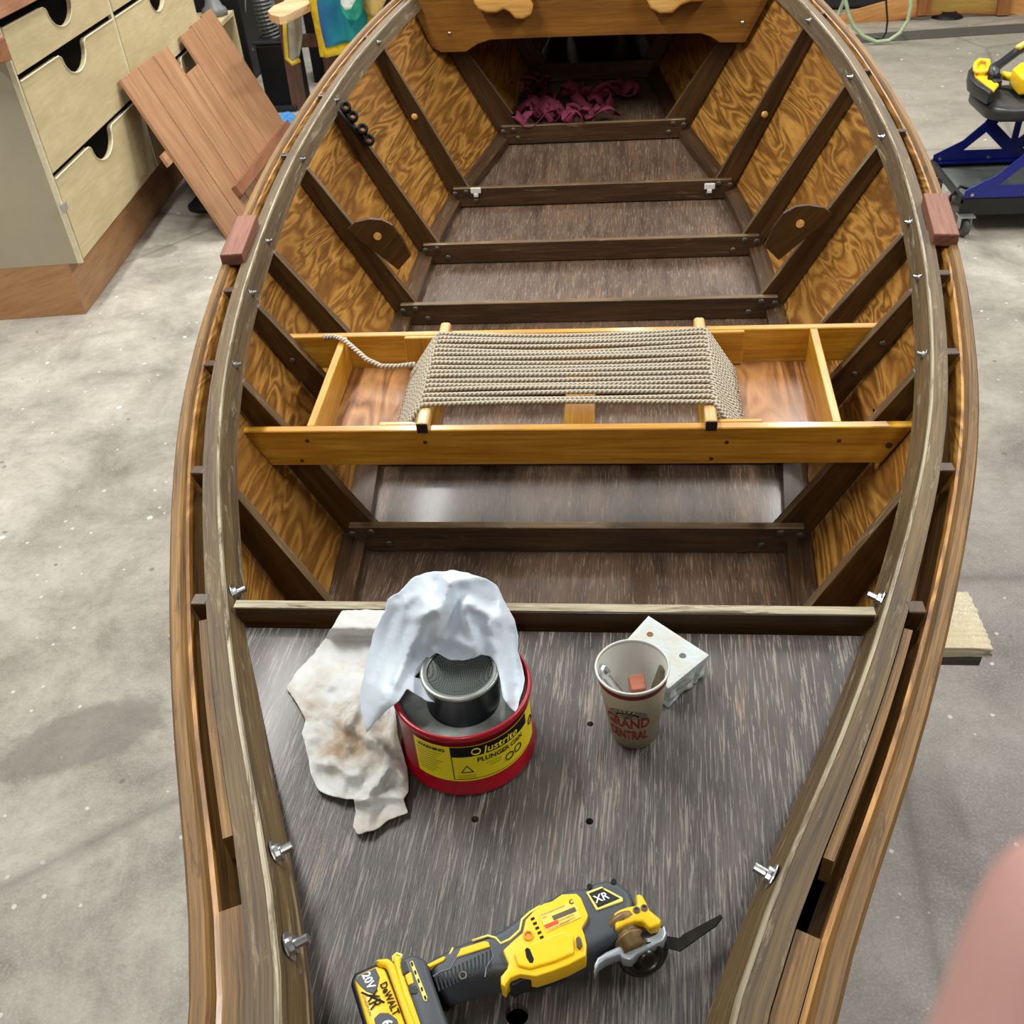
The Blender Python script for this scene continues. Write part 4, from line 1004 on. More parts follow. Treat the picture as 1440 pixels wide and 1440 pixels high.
# ------------------------------------------------------------------ carpeted bunk stands under the boat
def stand(y, x0, x1, ztop, label, depth=.20):
    s = empty('boat_stand', ((x0 + x1) / 2, y, 0), label, 'stand', None)
    timber = wood('grey_weathered_timber', srgb(48, 48, 46), srgb(74, 73, 69), srgb(100, 98, 92), .7, 0)
    MB().box(((x0+x1)/2, y, ztop - .045), (x1 - x0 - .02, depth - .02, .04)).build('cross_beam', timber, s, bevel=.003)
    cm = NT('cream_carpet_pile'); oc = cm.coords('Object'); n = cm.noise(oc, 260, 4, .7); cm.bump(n, .4, .004)
    cm.out(cm.mix(cm.ramp(cm.noise(oc, 20, 3), BW(.4, .7)), cm.ramp(n, [(.3, srgb(176, 168, 140)), (.65, srgb(236, 228, 200))]), srgb(214, 200, 166)), .95)
    mb = MB().box(((x0+x1)/2, y, ztop - .0125), (x1 - x0, depth, .024))
    bmesh.ops.subdivide_edges(mb.bm, edges=mb.bm.edges, cuts=40, use_grid_fill=True)
    for v in mb.bm.verts: v.co += noise.noise_vector(v.co * 120) * .0035 + Vector((0, 0, -.002))
    mb.build('carpet_pad', cm.m, s, smooth=True)
    for xx in (x0 + .25, x1 - .25):
        MB().box((xx, y, (ztop - .065) / 2 + .001), (.08, .08, ztop - .067)).build('post', timber, s)
    MB().box(((x0+x1)/2, y - .03, .05), (x1 - x0 - .6, .06, .05)).build('stretcher', timber, s)
    MB().box((x1 - .10, y, ztop - .085), (.13, .05, .038)).build('bracket', blk, s)
zs = fz(1.25) - .016
q = atZ(1400, 905, zs); q2 = atZ(1345, 825, zs)
stand((q.y + q2.y) / 2, -(q.x) - .2, q.x, min(fz(q.y - .06), fz(q2.y + .06)) - .016, 'low timber stand with a cream carpet pad under the near part of the boat', abs(q2.y - q.y))

# ------------------------------------------------------------------ rolling shop stool
blue = plain('cobalt_blue_steel', srgb(22, 34, 130), .3, .2, .2, .04)
vin = plain('black_vinyl', srgb(46, 47, 48), .42, var=.15, vs=14, bump=.1); tr = plain('black_tray_steel', srgb(22, 22, 23), .45)
zr = .17
r0 = atZ(1311, 226, zr); r1 = atZ(1368, 276, zr)
st = empty('rolling_stool', (r0.x + .35, (r0.y + r1.y)/2, 0), 'low rolling mechanic stool with black padded seat and blue side frames', 'stool')
zs_ = .50
def plate(Yp, x0, name, m):
    P = [(x0, zr - .005), (x0, zr + .028), (x0 + .12, zr + .09), (x0 + .20, zr + .17), (x0 + .26, zr + .285), (x0 + .44, zr + .285), (x0 + .50, zr + .17), (x0 + .58, zr + .09), (x0 + .70, zr + .028), (x0 + .70, zr - .005)]
    h1 = [(x0 + .13, zr + .045), (x0 + .215, zr + .125), (x0 + .305, zr + .045)]
    h2 = [(x0 + .255, zr + .16), (x0 + .29, zr + .225), (x0 + .335, zr + .225), (x0 + .335, zr + .09)]
    h3 = [(2*x0 + .70 - a, b) for a, b in h1]; h4 = [(2*x0 + .70 - a, b) for a, b in h2]
    vo, fs = cdt_poly(P, [h1, h2, h3, h4]); mb = MB(); vs = [mb.bm.verts.new((p.x, Yp, p.y)) for p in vo]
    for f in fs: mb.bm.faces.new([vs[i] for i in f])
    bmesh.ops.recalc_face_normals(mb.bm, faces=mb.bm.faces)
    o = mb.build(name, m, st, solid=.006)
    # folded bottom flange
    MB().box((x0 + .35, Yp + (.012 if Yp < (r0.y + r1.y)/2 else -.012), zr - .006), (.70, .03, .006)).build('flange', m, o)
    for xx in (x0 + .03, x0 + .25): MB().lathe([(.008, 0), (.007, .004), (0, .005)], (xx, Yp - .008, zr + .010), (0, -1, 0), 12).build('frame_bolt', M['steel'], o)
plate(r0.y, r0.x, 'side_frame', blue); plate(r1.y, r0.x + .01, 'side_frame', blue)
ym = (r0.y + r1.y) / 2; dyy = r0.y - r1.y
MB().box((r0.x + .36, ym, zr - .03), (.70, abs(dyy) - .02, .006)).build('tool_tray', plain('grey_tray_liner', srgb(86, 90, 88), .5), st)
for yy in (r0.y + .004, r1.y - .004): MB().box((r0.x + .36, yy, zr - .045), (.72, .012, .07)).build('tray_side', tr, st)
MB().box((r0.x + .002, ym, zr - .012), (.014, abs(dyy) + .02, .03)).build('tray_side', tr, st)
MB().tube([(r0.x + .35, ym, zr + .10), (r0.x + .35, ym, zs_ - .06)], .03, 16).build('seat_post', tr, st)
MB().box((r0.x + .35, ym, zr + .288), (.20, abs(dyy) + .01, .01)).build('seat_plate', tr, st)
# seat
sc_ = atZ(1367, 132, zs_); seat_c = Vector((sc_.x + .205, sc_.y - .05, zs_)); seat_c = Vector((sc_.x + .21, ym + .06, zs_))
def rrect(c, w, d, r, z, n=6):
    P = []
    for sx2, sy2, a0 in ((1, 1, 0), (-1, 1, 90), (-1, -1, 180), (1, -1, 270)):
        for k in range(n + 1):
            a = R_(a0 + 90 * k / n); P.append(Vector((c.x + sx2 * (w/2 - r) + r * math.cos(a), c.y + sy2 * (d/2 - r) + r * math.sin(a), z)))
    return P
mb = MB(); mb.loft([rrect(seat_c, .40 - k[0], .38 - k[0], .09, zs_ + k[1]) for k in ((.05, -.062), (.01, -.055), (0, -.045), (0, -.012), (.012, -.004), (.02, -.006), (.05, .002), (.16, .007))])
mb.build('seat_pad', vin, st, smooth=True)
MB().box((seat_c.x, seat_c.y, zs_ - .068), (.26, .24, .012)).build('seat_board', tr, st)
wheel = plain('grey_rubber_tyre', srgb(84, 84, 82), .6); bk = plain('bright_bracket_steel', srgb(176, 178, 178), .35, .8)
for cx_, cy_ in ((r0.x + .03, r1.y - .02), (r0.x + .02, r0.y - .06), (r0.x + .66, r1.y - .02), (r0.x + .66, r0.y + .02)):
    c = empty('caster', (0, 0, 0)); c.parent = None
    bpy.data.objects.remove(c)
    w_ = MB().lathe([(.0, -.016), (.020, -.016), (.034, -.015), (.040, -.010), (.041, 0), (.040, .010), (.034, .015), (.020, .016), (0, .016)], (cx_, cy_, .0425), (1, .25, 0), 24).build('caster_wheel', wheel, st, smooth=True)
    MB().lathe([(0, -.0185), (.012, -.0185), (.012, .0185), (0, .0185)], (cx_, cy_, .0425), (1, .25, 0), 12).build('hub', blk, w_)
    MB().box((cx_, cy_, .094), (.065, .065, .006)).box((cx_ - .022, cy_, .068), (.004, .04, .055)).box((cx_ + .022, cy_, .068), (.004, .04, .055)).build('caster_bracket', bk, st)
MB().tube([(r0.x + .08, r1.y + .09, zr - .01), (r0.x + .02, r1.y + .10, zr + .01), (r0.x - .02, r1.y + .07, zr - .02), (r0.x - .03, r1.y + .06, zr - .08)], .007, 8).build('brake_lever', blk, st, smooth=True)

# ------------------------------------------------------------------ cordless tool on the stool
zt2 = zs_ + .007
def T2(px, z): return [atZ(a, b, zt2 + z) for a, b in px]
ct_ = empty('cordless_tool', atZ(1400, 115, zt2), 'yellow cordless tool with black battery lying on the black stool seat', 'power tool')
def slab2(name, px, z0, z1, m, bev, seg=3):
    o = MB().prism(T2(px, z1), (0, 0, z0 - z1)).build(name, m, ct_, bevel=bev, seg=seg, angle=.8)
    for p in o.data.polygons: p.use_smooth = True
    return o
slab2('battery_pack', [(1362, 98), (1369, 91), (1385, 105), (1404, 118), (1402, 124), (1392, 130), (1372, 118), (1363, 110)], .002, .055, dgr, .008)
b2_ = slab2('battery_top', [(1369, 92), (1373, 87), (1386, 90), (1392, 100), (1405, 118), (1398, 126), (1386, 118), (1371, 106)], .045, .062, yl, .006)
MB().tube(T2([(1371, 98), (1372, 90), (1377, 85), (1390, 86), (1390, 97), (1386, 101), (1374, 102), (1371, 98)], .075), .010, 8).build('yellow_handle_loop', yl, ct_, smooth=True)
MB().tube(T2([(1398, 108), (1397, 97), (1408, 89), (1420, 80), (1432, 71), (1446, 64)], .075), [.026, .023, .019, .020, .020, .022], 12).build('black_grip', dgr, ct_, smooth=True)
MB().tube(T2([(1409, 106), (1425, 109), (1445, 112)], .05), .018, 10).build('yellow_body', yl, ct_, smooth=True)
slab2('yellow_body', [(1424, 96), (1434, 88), (1460, 82), (1462, 108), (1438, 110)], .02, .09, yl, .01)
slab2('black_trigger', [(1390, 104), (1398, 98), (1410, 104), (1410, 113), (1398, 114)], .03, .07, dgr, .006)
MB().tube(T2([(1432, 67), (1440, 62), (1452, 61)], .10), .014, 8).build('tool_head', plain('bright_yellow_plastic', srgb(226, 200, 90), .4), ct_, smooth=True)

# ------------------------------------------------------------------ wooden hull under construction, top right
Yh = 8.6
def hp(px, py, dy=0): return atY(px, py, Yh + dy)
hullm = wood('pale_orange_plywood', srgb(176, 118, 60), srgb(204, 146, 84), srgb(220, 168, 106), .45, .1, .3, None, .5, .03, srgb(196, 136, 76))
oliv = wood('olive_tinted_plywood', srgb(146, 112, 48), srgb(162, 128, 60), srgb(174, 142, 74), .45, .1, .3, None, .5, .03)
hull = empty('boat_hull_under_construction', hp(1300, 30), 'curved pale wooden boat side resting on black stands beyond the stool', 'boat')
botc = [(1165, 55), (1200, 43), (1235, 33), (1290, 22), (1330, 18.5), (1360, 17.5), (1400, 19), (1440, 24), (1500, 34)]
topc = [(1165, 26), (1200, 15), (1235, 5), (1275, -6), (1330, -40), (1370, -44), (1420, -44), (1450, -40), (1500, -30)]
def strip(i0, i1, name, m):
    bx, by = zip(*botc); tx, ty = zip(*topc)
    secs = []
    for k in range(13):
        x = i0 + (i1 - i0) * k / 12
        b = hp(x, float(np.interp(x, bx, by))); t = hp(x, float(np.interp(x, tx, ty)), -.05)
        secs.append([b, t, t + Vector((0, .02, 0)), b + Vector((0, .02, 0))])
    MB().loft(secs).build(name, m, hull)
strip(1168, 1289, 'hull_panel', hullm); strip(1302, 1401, 'hull_panel', oliv); strip(1413, 1490, 'hull_panel', hullm)
upm = wood('brown_hull_frame', srgb(112, 66, 28), srgb(138, 86, 42), srgb(156, 104, 58), .5, .1)
for xx, dx in ((1289, 9), (1401, 8)):
    b = hp(xx, 21, -.03); t = hp(xx + dx, -42, -.06); w_ = Vector((.09, 0, 0))
    MB().hexa([b - Vector((0, .03, 0)), b + w_ - Vector((0, .03, 0)), b + w_ + Vector((0, .02, 0)), b + Vector((0, .02, 0)), t - Vector((0, .03, 0)), t + w_ - Vector((0, .03, 0)), t + w_ + Vector((0, .02, 0)), t + Vector((0, .02, 0))]).build('hull_frame', upm, hull)
MB().tube([hp(x, float(np.interp(x, [p[0] for p in botc], [p[1] for p in botc])), -.01) for x in range(1168, 1495, 12)], .012, 6).build('chine_strip', upm, hull)
# black stands that carry it
for k, xx in enumerate((1325, 1475)):
    q = hp(xx, 19, .16); zt3 = q.z
    s = empty('hull_stand', (q.x, q.y, 0), 'black round-headed stand under the pale wooden boat side' if k == 0 else 'black stand under the right end of the pale wooden boat side', 'stand', 'round black stands under the pale boat side')
    MB().lathe([(0, .001), (.085, .001), (.09, .015), (.06, .03), (0, .03)], (q.x, q.y - .14, 0), n=24).build('stand_foot', blk, s, smooth=True)
    MB().lathe([(.04, .028), (.06, .05), (.12, zt3 * .75), (.12, zt3 - .05), (0, zt3 - .05)], (q.x, q.y - .14, 0), n=24).build('stand_head', blk, s, smooth=True)
q = hp(1185, 40, .35)
tag(MB().box((q.x + .15, q.y + .35, .47), (.9, .4, .92)).build('black_bin', plain('matt_black_plastic', srgb(24, 24, 26), .5), bevel=.02), 'matt black storage bin behind the left end of the pale wooden boat side', 'bin')
# dark rubber strip on the floor
a, b = atZ(1195, 62, .0), atZ(1500, 42, .0); c, d = atZ(1195, 50, 0), atZ(1500, 30, 0)
MB_ = MB().hexa([a, b, d, c, a + up*.006, b + up*.006, d + up*.006, c + up*.006]).build('rubber_strip', plain('dark_rubber_strip', srgb(70, 68, 62), .7, vs=6), None)
tag(MB_, 'long dark rubber strip lying on the concrete below the pale wooden boat side', 'mat')
# hanging cables
cabg = plain('pale_green_hose', srgb(150, 168, 132), .5); Yk = 7.82
P = [atY(*p, Yk) for p in ((1192, -60), (1189, 0), (1193, 20), (1201, 38), (1214, 51), (1232, 59), (1250, 57), (1266, 46), (1277, 28), (1281, 8), (1279, -60))]
hs = MB().tube(P, .014, 8).build('green_hose', cabg, smooth=True); tag(hs, 'pale green hose hanging in a big loop in front of the pale wooden boat side', 'hose', 'pale green hose lengths')
P = [atY(*p, Yk + .1) for p in ((1183, -60), (1187, 0), (1180, 18), (1176, 34), (1172, 64))]
tag(MB().tube(P, .014, 8).build('green_hose', cabg, smooth=True), 'short straight end of pale green hose nearest the rail of the brown boat', 'hose', 'pale green hose lengths')
P = [atY(*p, Yk + .12) for p in ((1243, -60), (1246, 0), (1248, 30), (1246, 46), (1240, 55), (1228, 55), (1212, 52))]
tag(MB().tube(P, .007, 8).build('black_cable', blk, smooth=True), 'thin black cable hanging beside the loop of green hose', 'cable')

# ------------------------------------------------------------------ corner clutter, top left
# black machine cabinet
def vbox(px0, px1, pyb, Yf, depth, ztop, z0=.001):
    a = atY(px0, pyb, Yf); b = atY(px1, pyb, Yf)
    return Vector(((a.x + b.x) / 2, Yf + depth / 2, (z0 + ztop) / 2)), (abs(b.x - a.x), depth, ztop - z0)
A_c = atZ(359, 113, 0); B_c = atZ(376, 96, 0); dA = (B_c - A_c); wA = dA.length + .12; dA.normalize(); nA = Vector((dA.y, -dA.x, 0))
mach = empty('black_speaker_cabinet', A_c + dA * wA / 2 - nA * .25, 'tall black cabinet with screw heads and a round grille beyond the slatted grating', 'cabinet')
Rm = Matrix((nA, dA, Vector((0, 0, 1)))).transposed(); HM = 1.1
MB().box(A_c + dA * wA / 2 - nA * .25 + up * (HM / 2 + .001), (.5, wA, HM), Rm).build('cabinet_body', blk, mach, bevel=.01)
def mp(u, z): return A_c + dA * (u * wA) + nA * .001 + up * z
for u, z in ((.35, .86), (.5, .85), (.35, .78), (.5, .77), (.42, .66), (.55, .64), (.35, .60), (.8, .36), (.15, .9), (.2, .2)):
    MB().lathe([(.012, 0), (.007, .002), (0, .002)], mp(u, z), nA, 10).build('screw', M['steel'], mach)
for t in np.linspace(-2.4, .6, 11):
    MB().lathe([(.009, 0), (.005, .002), (0, .002)], mp(.45, .32) + dA * .13 * math.cos(t) + up * .15 * math.sin(t), nA, 8).build('grille_pin', M['bolt'], mach)
MB().tube([mp(*p) + nA * .012 for p in ((.05, .86), (.25, .82), (.32, .7), (.3, .56), (.15, .46))], .006, 6).build('cord', plain('grey_cord', srgb(96, 96, 94), .5), mach, smooth=True)
# open plywood shelf unit continuing the cabinet row, with a sander on it
far = atP(328, 14, CC, fn_); aF = (far - CC).dot(fd); zF = far.z
bx = empty('open_shelf_unit', cl((L + aF) / 2, .25, 0), 'open pale plywood shelf unit between the drawer cabinet and the black cabinet', 'shelf')
def ubox(a0, a1, b0, b1, z0, z1, m=cabm):
    P = [cl(a0, b0, z0), cl(a1, b0, z0), cl(a1, b1, z0), cl(a0, b1, z0), cl(a0, b0, z1), cl(a1, b0, z1), cl(a1, b1, z1), cl(a0, b1, z1)]
    MB().hexa(P).build('shelf_panel', m, bx, bevel=.001, seg=1)
ubox(L + .012, aF, 0, .5, zF - .03, zF); ubox(L + .012, aF, 0, .5, .002, .03); ubox(aF - .03, aF, 0, .5, .031, zF - .031); ubox(L + .012, L + .04, 0, .5, .031, zF - .031); ubox(L + .041, aF - .031, .48, .5, .031, zF - .031)
sp = atZ(303, 22, zF + .001); snd = empty('sander', sp, 'round grey sander with a black ribbed hose standing on the open plywood shelf unit', 'power tool')
gp_ = plain('grey_tool_plastic', srgb(112, 114, 114), .45)
MB().lathe([(0, 0), (.085, 0), (.088, .02), (.08, .045), (.06, .06), (.045, .10), (.03, .12), (0, .125)], sp, n=28).build('sander_body', gp_, snd, smooth=True)
hz_ = [sp + Vector((-.02 - .010 * i, .03 + .01 * i, .05 + .022 * i)) for i in range(14)]
MB().tube(hz_, [.03 + (.006 if i % 2 else 0) for i in range(14)], 12).build('dust_hose', dgr, snd)
# ribbed vacuum hose
def ribbed(P, r, amp, pitch, name, m, parent=None):
    P = [Vector(p) for p in P]; pts = []
    for i in range(len(P) - 1):
        n = max(2, int((P[i+1] - P[i]).length / pitch))
        pts += [P[i].lerp(P[i+1], k / n) for k in range(n)]
    return MB().tube(pts, [r + amp * (1 if i % 2 else -1) for i in range(len(pts))], 14).build(name, m, parent, smooth=False)
hm = plain('dark_grey_hose', srgb(74, 76, 76), .45, var=.05)
vh = ribbed([atY(*p, 6.9) for p in ((356, -60), (362, -20), (369, 8), (378, 38), (386, 58), (392, 76), (394, 84))], .062, .005, .011, 'vacuum_hose', hm)
tag(vh, 'fat grey ribbed vacuum hose hanging down into the black bin', 'hose')
# black bin
c_, s_ = vbox(376, 419, 150, 6.75, .35, .42)
cb2 = empty('shop_vacuum_bin', (c_.x, c_.y, 0), 'square black bin below the ribbed hose', 'bin')
MB().box(c_, s_).build('bin_body', blk, cb2, bevel=.012)
MB().box(c_ + Vector((0, 0, s_[2]/2 + .012)), (s_[0] + .02, s_[1] + .02, .02)).build('bin_rim', dgr, cb2, bevel=.005)
MB().box((c_.x, c_.y - s_[1]/2 - .02, .02), (s_[0], .05, .035)).build('bin_foot', dgr, cb2, bevel=.005)
dkc = atZ(434, 122, 0)  # black box added so the area behind the table stays dark
tag(MB().box((dkc.x + 1.12, dkc.y + .3, .33), (2.2, .4, .65)).build('dark_clutter_box', blk, bevel=.01), 'wide black box added for the dark clutter behind the slab table', 'cabinet')
# rough slab table
Yt = 6.55
tb = [atZ(*p, .74) for p in ((376, 15), (380, 20), (392, 23), (402, 21), (414, 15), (432, 6), (455, -6), (500, -30), (470, -60), (430, -30), (398, 2), (384, 8))]
tab = empty('slab_table', (tb[4].x + .2, tb[4].y + .3, 0), 'rough pale live-edge slab table behind the left side of the boat', 'table')
slb = wood('pale_live_edge_wood', srgb(160, 124, 86), srgb(196, 160, 118), srgb(216, 184, 144), .6, 0, .4)
MB().prism(tb, (0, 0, -.045)).build('table_top', slb, tab, bevel=.004)
lgm = wood('dark_brown_leg_wood', srgb(62, 42, 30), srgb(86, 60, 44), srgb(104, 76, 56), .6, 0)
def leg(px, py, dx=0):
    b = atZ(px, py, 0.001); t = Vector((b.x + dx, b.y, .693)); w_, d_ = Vector((.04, 0, 0)), Vector((0, .045, 0))
    MB().hexa([b - w_ - d_, b + w_ - d_, b + w_ + d_, b - w_ + d_, t - w_ - d_, t + w_ - d_, t + w_ + d_, t - w_ + d_]).build('leg', lgm, tab)
leg(422, 153, .02); leg(470, 120, 0)
b = atY(420, 62, 6.72); MB().box((b.x + .3, 6.72 + .1, b.z), (.75, .03, .08)).build('stretcher', lgm, tab)
# bag hanging with yellow hem
c_ = [atY(*p, 6.5) for p in ((401, 18), (421, 18), (424, 50), (420, 80), (411, 89), (402, 86), (400, 50))]
bag = empty('hanging_bag', c_[0], 'cloudy white plastic bag with a yellow hem hanging under the slab table', 'bag')
MB().prism(c_, (0, .04, 0)).build('bag_body', plain('cloudy_plastic', srgb(146, 148, 138), .4, vs=12, var=.2), bag, bevel=.012, seg=3)
MB().tube([atY(*p, 6.485) for p in ((400, 22), (401, 50), (403, 82), (411, 90), (421, 84))], .014, 8).build('bag_hem', plain('mustard_yellow_cloth', srgb(190, 160, 40), .8), bag, smooth=True)
# beach towel with yellow border
def towel():
    t = NT('blue_and_teal_towel'); oc = t.coords('Object'); s = t.n('ShaderNodeSeparateXYZ'); t.l(oc, s.inputs[0])
    n = t.noise(oc, 5, 3, .6); f = t.math('ADD', t.math('MULTIPLY_ADD', s.outputs[0], 1.3, 2.3), t.math('MULTIPLY', n, .5))
    c = t.ramp(f, [(.0, srgb(16, 34, 84)), (.25, srgb(30, 74, 134)), (.45, srgb(20, 120, 140)), (.7, srgb(10, 130, 118))])
    v = t.n('ShaderNodeTexVoronoi'); t.l(oc, v.inputs['Vector']); v.inputs['Scale'].default_value = 7
    c = t.mix(t.ramp(v.outputs['Distance'], [(.07, (.7, .7, .7, 1)), (.12, (0, 0, 0, 1))]), c, srgb(210, 205, 160)); return t.out(c, .9)
Ytw = 6.2
tl_ = [(436, -40), (433, 2), (440, 35), (446, 62), (449, 82), (470, 78), (500, 73), (520, 68), (530, -40)]
ti_ = [(449, -40), (446, 2), (450, 30), (455, 52), (459, 66), (480, 62), (500, 58), (514, 52), (520, -40)]
tw = empty('beach_towel', atY(*tl_[0], Ytw), 'blue and teal patterned towel with a yellow border hanging over the table', 'towel')
def hang(px, Yp, name, m, parent, amp=.02, th=.004):
    out = []
    for i in range(len(px)):
        a, b = px[i], px[(i+1) % len(px)]; n = max(1, int(math.dist(a, b) / 6)); out += [(a[0]+(b[0]-a[0])*k/n, a[1]+(b[1]-a[1])*k/n) for k in range(n)]
    x0, x1 = min(p[0] for p in out), max(p[0] for p in out); y0, y1 = min(p[1] for p in out), max(p[1] for p in out)
    vo, fs = cdt_poly(out, [], [(x, y) for x in np.arange(x0, x1, 5) for y in np.arange(y0, y1, 8)])
    mb = MB(); vs = []
    for p in vo: q = atY(p.x, p.y, Yp); vs.append(mb.bm.verts.new((q.x, q.y + amp * math.sin(q.x * 38) + amp * .5 * math.sin(q.x * 71 + q.z * 4), q.z)))
    for f in fs: mb.bm.faces.new([vs[i] for i in f])
    bmesh.ops.delete(mb.bm, geom=[v for v in mb.bm.verts if not v.link_faces], context='VERTS')
    bmesh.ops.recalc_face_normals(mb.bm, faces=mb.bm.faces)
    return mb.build(name, m, parent, smooth=True, solid=th)
hang(tl_, Ytw, 'towel_border', plain('yellow_border_cloth', srgb(208, 180, 36), .9), tw)
tm = towel(); o = hang(ti_, Ytw - .014, 'towel_field', tm, tw)
gc = empty('teal_garment', atY(482, 0, Ytw - .1), 'teal and white crumpled garment hanging beside the towel', 'garment')
hang([(480, -40), (479, 5), (483, 16), (490, 28), (502, 29), (508, 18), (508, -40)], Ytw - .10, 'garment_body', plain('teal_cloth', srgb(36, 150, 126), .9, vs=16, var=.3), gc, .03)
hang([(482, -40), (480, 4), (486, 14), (494, 12), (500, -2), (500, -40)], Ytw - .16, 'garment_lining', plain('white_lining', srgb(206, 216, 212), .9), gc, .02)
yg = hang([(508, -40), (506, 6), (516, 24), (534, 20), (560, -40)], Ytw - .05, 'ochre_cloth', plain('ochre_cloth', srgb(170, 146, 84), .9, vs=16, var=.2), None, .03)
tag(yg, 'ochre cloth hanging right of the teal garment', 'cloth')
q = atZ(401, 170, .0)
mb = MB(); mb.lathe([(0, .02), (.05, .035), (.09, .02), (.10, .0005), (0, .0005)], q, n=14)
for v in mb.bm.verts:
    if v.co.z > .002: v.co += noise.noise_vector(v.co * 12) * .03; v.co.z = max(v.co.z, .003)
tag(mb.build('blue_rag', plain('bright_blue_cloth', srgb(60, 130, 190), .8)), 'small bright blue rag on the concrete beside the boat', 'rag')
# clutter beneath the grating
q = atZ(288, 300, 0); 
tag(MB().lathe([(0, .001), (.10, .001), (.10, .02), (.085, .03), (.06, .05), (0, .055)], q + Vector((-.02, .1, 0)), n=24).build('dark_pan', dgr, smooth=True), 'dark round pan on the concrete below the slatted grating', 'pan')

# ------------------------------------------------------------------ burgundy webbing in the far compartment
stm = plain('burgundy_webbing', srgb(116, 34, 62), .75, var=.15, vs=60)
wb_ = MB(); rnd = random.Random(4)
zf_ = fz(4.35) + .01
def ribbon(c, seed, n=22):
    r_ = random.Random(seed); P = []; a = r_.uniform(0, 6.28); p = Vector(c); tw_ = r_.uniform(-1, 1); zc = 0
    for i in range(n):
        a += r_.uniform(-.9, .9); p = p + Vector((math.cos(a) * .032, math.sin(a) * .02, 0)); p.x += (c[0] - p.x) * .15; p.y += (c[1] - p.y) * .15
        z = c[2] + .032 + .026 * math.sin(i * .8 + seed) ; P.append(Vector((p.x, p.y, z)))
    secs = []
    for i, q in enumerate(P):
        t = (P[min(i+1, n-1)] - P[max(i-1, 0)]).normalized(); b = t.cross(Vector((0, 0, 1))); b = b.normalized() if b.length > .1 else Vector((1, 0, 0))
        k = tw_ + .5 * math.sin(i * .5 + seed); w_ = (b * math.cos(k) + b.cross(t) * math.sin(k)) * .019; nn = w_.cross(t).normalized() * .0012
        secs.append([q - w_ - nn, q + w_ - nn, q + w_ + nn, q - w_ + nn])
    wb_.loft(secs)
for i, (px, py) in enumerate(((745, 152), (742, 140), (735, 155), (750, 150), (765, 135), (780, 150), (795, 140), (805, 158), (820, 150), (835, 140), (860, 140), (748, 165), (760, 165), (790, 165), (845, 158))):
    q = atZ(px, py + 6, zf_); ribbon((q.x, max(q.y, 4.24), max(zf_, fz(max(q.y, 4.24)) + .012)), i * 1.37 + 2)
tag(wb_.build('webbing_straps', stm, smooth=True), 'tangled heap of burgundy webbing straps in the dark far compartment', 'straps')

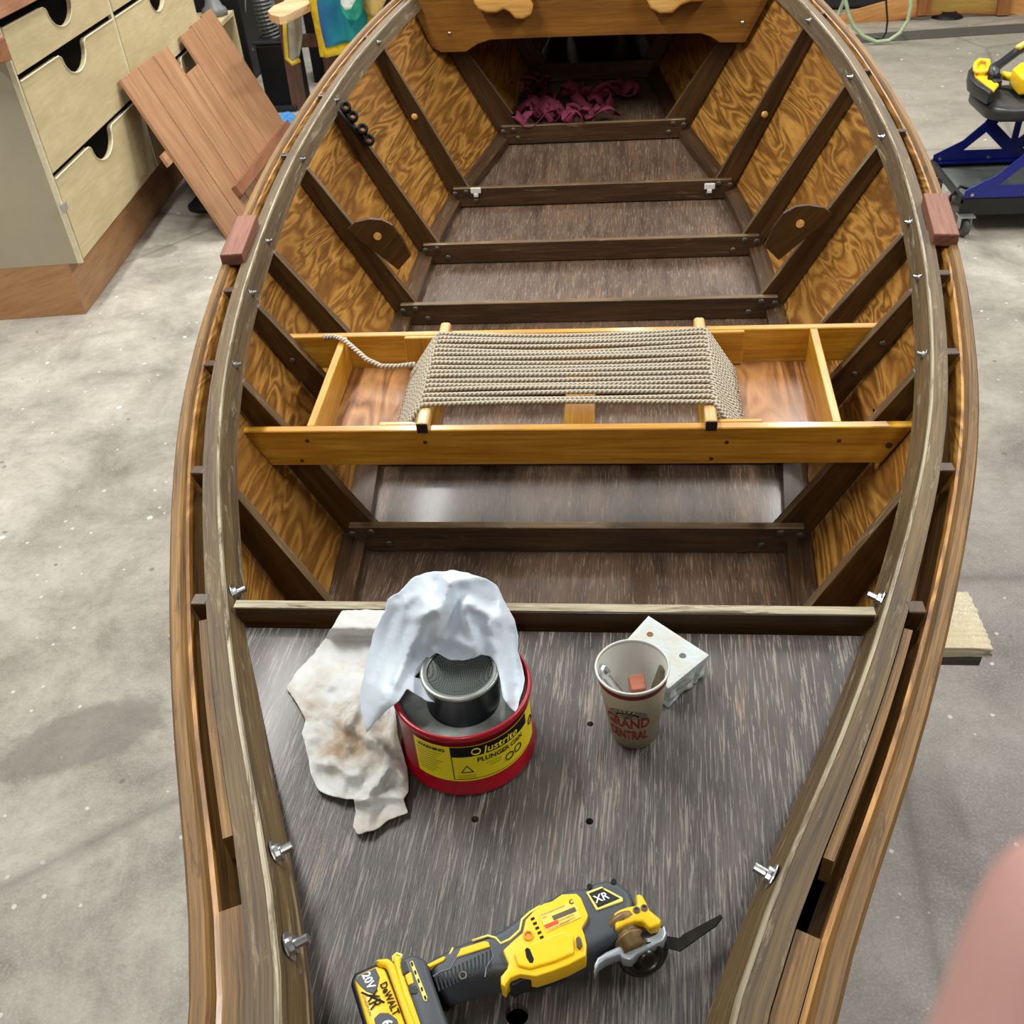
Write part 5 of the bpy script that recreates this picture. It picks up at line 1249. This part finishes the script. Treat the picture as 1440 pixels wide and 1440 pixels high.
# ------------------------------------------------------------------ the photographer's hand beside the lens
hand = None
def skin_hand():
    t = NT('skin'); oc = t.coords('Object'); n = t.noise(oc, 60, 3)
    c = t.ramp(n, [(.3, srgb(192, 146, 138)), (.7, srgb(200, 154, 146))]); t.b.inputs['Subsurface Weight'].default_value = .3
    t.b.inputs['Subsurface Radius'].default_value = (.008, .003, .002)
    return t.out(c, .55)
def chain(pts, rads, bm, lay):
    vs = [bm.verts.new(p) for p in pts]
    for v, r in zip(vs, rads): v[lay].radius = (r, r)
    for a, b in zip(vs, vs[1:]): bm.edges.new((a, b))
    return vs
def build_hand():
    cm_ = Matrix([[MC[i][0], -MC[i][1], -MC[i][2]] for i in range(3)])
    def cw(px, py, d): # a real point d metres ahead of the lens plane
        r = ray(px, py); return Vector((0, 0, H)) + r * (d / F)
    me = bpy.data.meshes.new('hand'); bm = bmesh.new(); lay = bm.verts.layers.skin.verify()
    tip = cw(1552, 1165, .082); k1 = cw(1490, 1390, .080); k2 = cw(1410, 1640, .082)
    d1 = (k2 - tip).normalized()
    side = Vector((.9, -.25, -.35)); side = (side - d1 * side.dot(d1)).normalized()      # across the palm
    kn = k2 + d1 * .020; wr = kn + d1 * .085 + side * .035
    root = bm.verts.new(wr); root[lay].radius = (.026, .018); root[lay].use_root = True
    palm = bm.verts.new(kn + d1 * .045 + side * .030); palm[lay].radius = (.030, .015); bm.edges.new((root, palm))
    arm = bm.verts.new(wr + d1 * .12 + side * .02); arm[lay].radius = (.030, .026); bm.edges.new((root, arm))
    for j, (off, ln, cu) in enumerate(((0, 1.0, 0), (.021, 1.1, .35), (.041, 1.0, .5), (.059, .8, .6))):
        base = kn + side * off
        if j == 0: P = [base, k2, k1, tip]; rr_ = [.0098, .0092, .0085, .0078]
        else:
            dn = (-d1 * math.cos(cu) + Vector((0, .1, -1)) * math.sin(cu)).normalized(); dn2 = (-d1 * math.cos(cu * 2.2) + Vector((0, .1, -1)) * math.sin(cu * 2.2)).normalized()
            P = [base, base + dn * .038 * ln, base + dn * .038 * ln + dn2 * .024 * ln, base + dn * .038 * ln + dn2 * .024 * ln + (dn2 + Vector((0, 0, -.6))).normalized() * .020 * ln]; rr_ = [.0098, .0090, .0083, .0072]
        vs = [bm.verts.new(p) for p in P]
        for v, r in zip(vs, rr_): v[lay].radius = (r, r)
        bm.edges.new((palm, vs[0]))
        for a, b in zip(vs, vs[1:]): bm.edges.new((a, b))
    th = [wr - d1 * .02 - side * .012, kn + d1 * .035 - side * .022 , kn + d1 * .002 - side * .032 + Vector((0, 0, -.02))]
    vs = [bm.verts.new(p) for p in th]
    for v, r in zip(vs, (.014, .011, .0085)): v[lay].radius = (r, r)
    bm.edges.new((root, vs[0])); bm.edges.new((vs[0], vs[1])); bm.edges.new((vs[1], vs[2]))
    bm.to_mesh(me); bm.free(); o = bpy.data.objects.new('hand', me); COL.objects.link(o); me.materials.append(skin_hand())
    s = o.modifiers.new('sk', 'SKIN'); s.use_smooth_shade = True; b = o.modifiers.new('ss', 'SUBSURF'); b.levels = 2; b.render_levels = 2
    return tag(o, 'pink out-of-focus fingertip of the person taking the photo at lower right', 'hand')
HAND = True
if HAND: build_hand()
EXPO = 0.78
# ------------------------------------------------------------------ light
def area(loc, sx_, sy_, e, col=(1, 1, 1), rot=(0, 0, 0)):
    l = bpy.data.lights.new('fluorescent_tube', 'AREA'); l.shape = 'RECTANGLE'; l.size = sx_; l.size_y = sy_; l.energy = e; l.color = col
    o = bpy.data.objects.new('fluorescent_tube', l); COL.objects.link(o); o.location = loc; o.rotation_euler = rot; return o
for x, y, e in ((-1.9, 2.7, 95), (-1.6, 6.4, 90), (1.5, 5.8, 90), (2.6, 2.0, 95), (0, -2.4, 42), (.2, 9.6, 60), (-4.4, 1.2, 60), (4.4, 5.0, 50)):
    area((x, y, 3.9), .25, 2.4, e, (1, .985, .95))
w = bpy.data.worlds.new('world'); SC.world = w; w.use_nodes = True
w.node_tree.nodes['Background'].inputs[0].default_value = (.8, .85, .9, 1); w.node_tree.nodes['Background'].inputs[1].default_value = .3

# ------------------------------------------------------------------ camera
cd = bpy.data.cameras.new('camera'); cam = bpy.data.objects.new('camera', cd); COL.objects.link(cam)
cd.sensor_fit = 'HORIZONTAL'; cd.sensor_width = 36; cd.lens = F / 1440 * 36; cd.clip_start = .01; cd.clip_end = 60
m = Matrix([[MC[i][0], -MC[i][1], -MC[i][2]] for i in range(3)]).to_4x4()
m.translation = Vector((0, 0, H)); cam.matrix_world = m
SC.camera = cam
SC.view_settings.view_transform = 'Standard'; SC.view_settings.look = 'None'; SC.view_settings.gamma = 1
SC.view_settings.use_curve_mapping = False; SC.view_settings.exposure = EXPO
cd.dof.use_dof = True; cd.dof.focus_distance = 1.35; cd.dof.aperture_fstop = 19
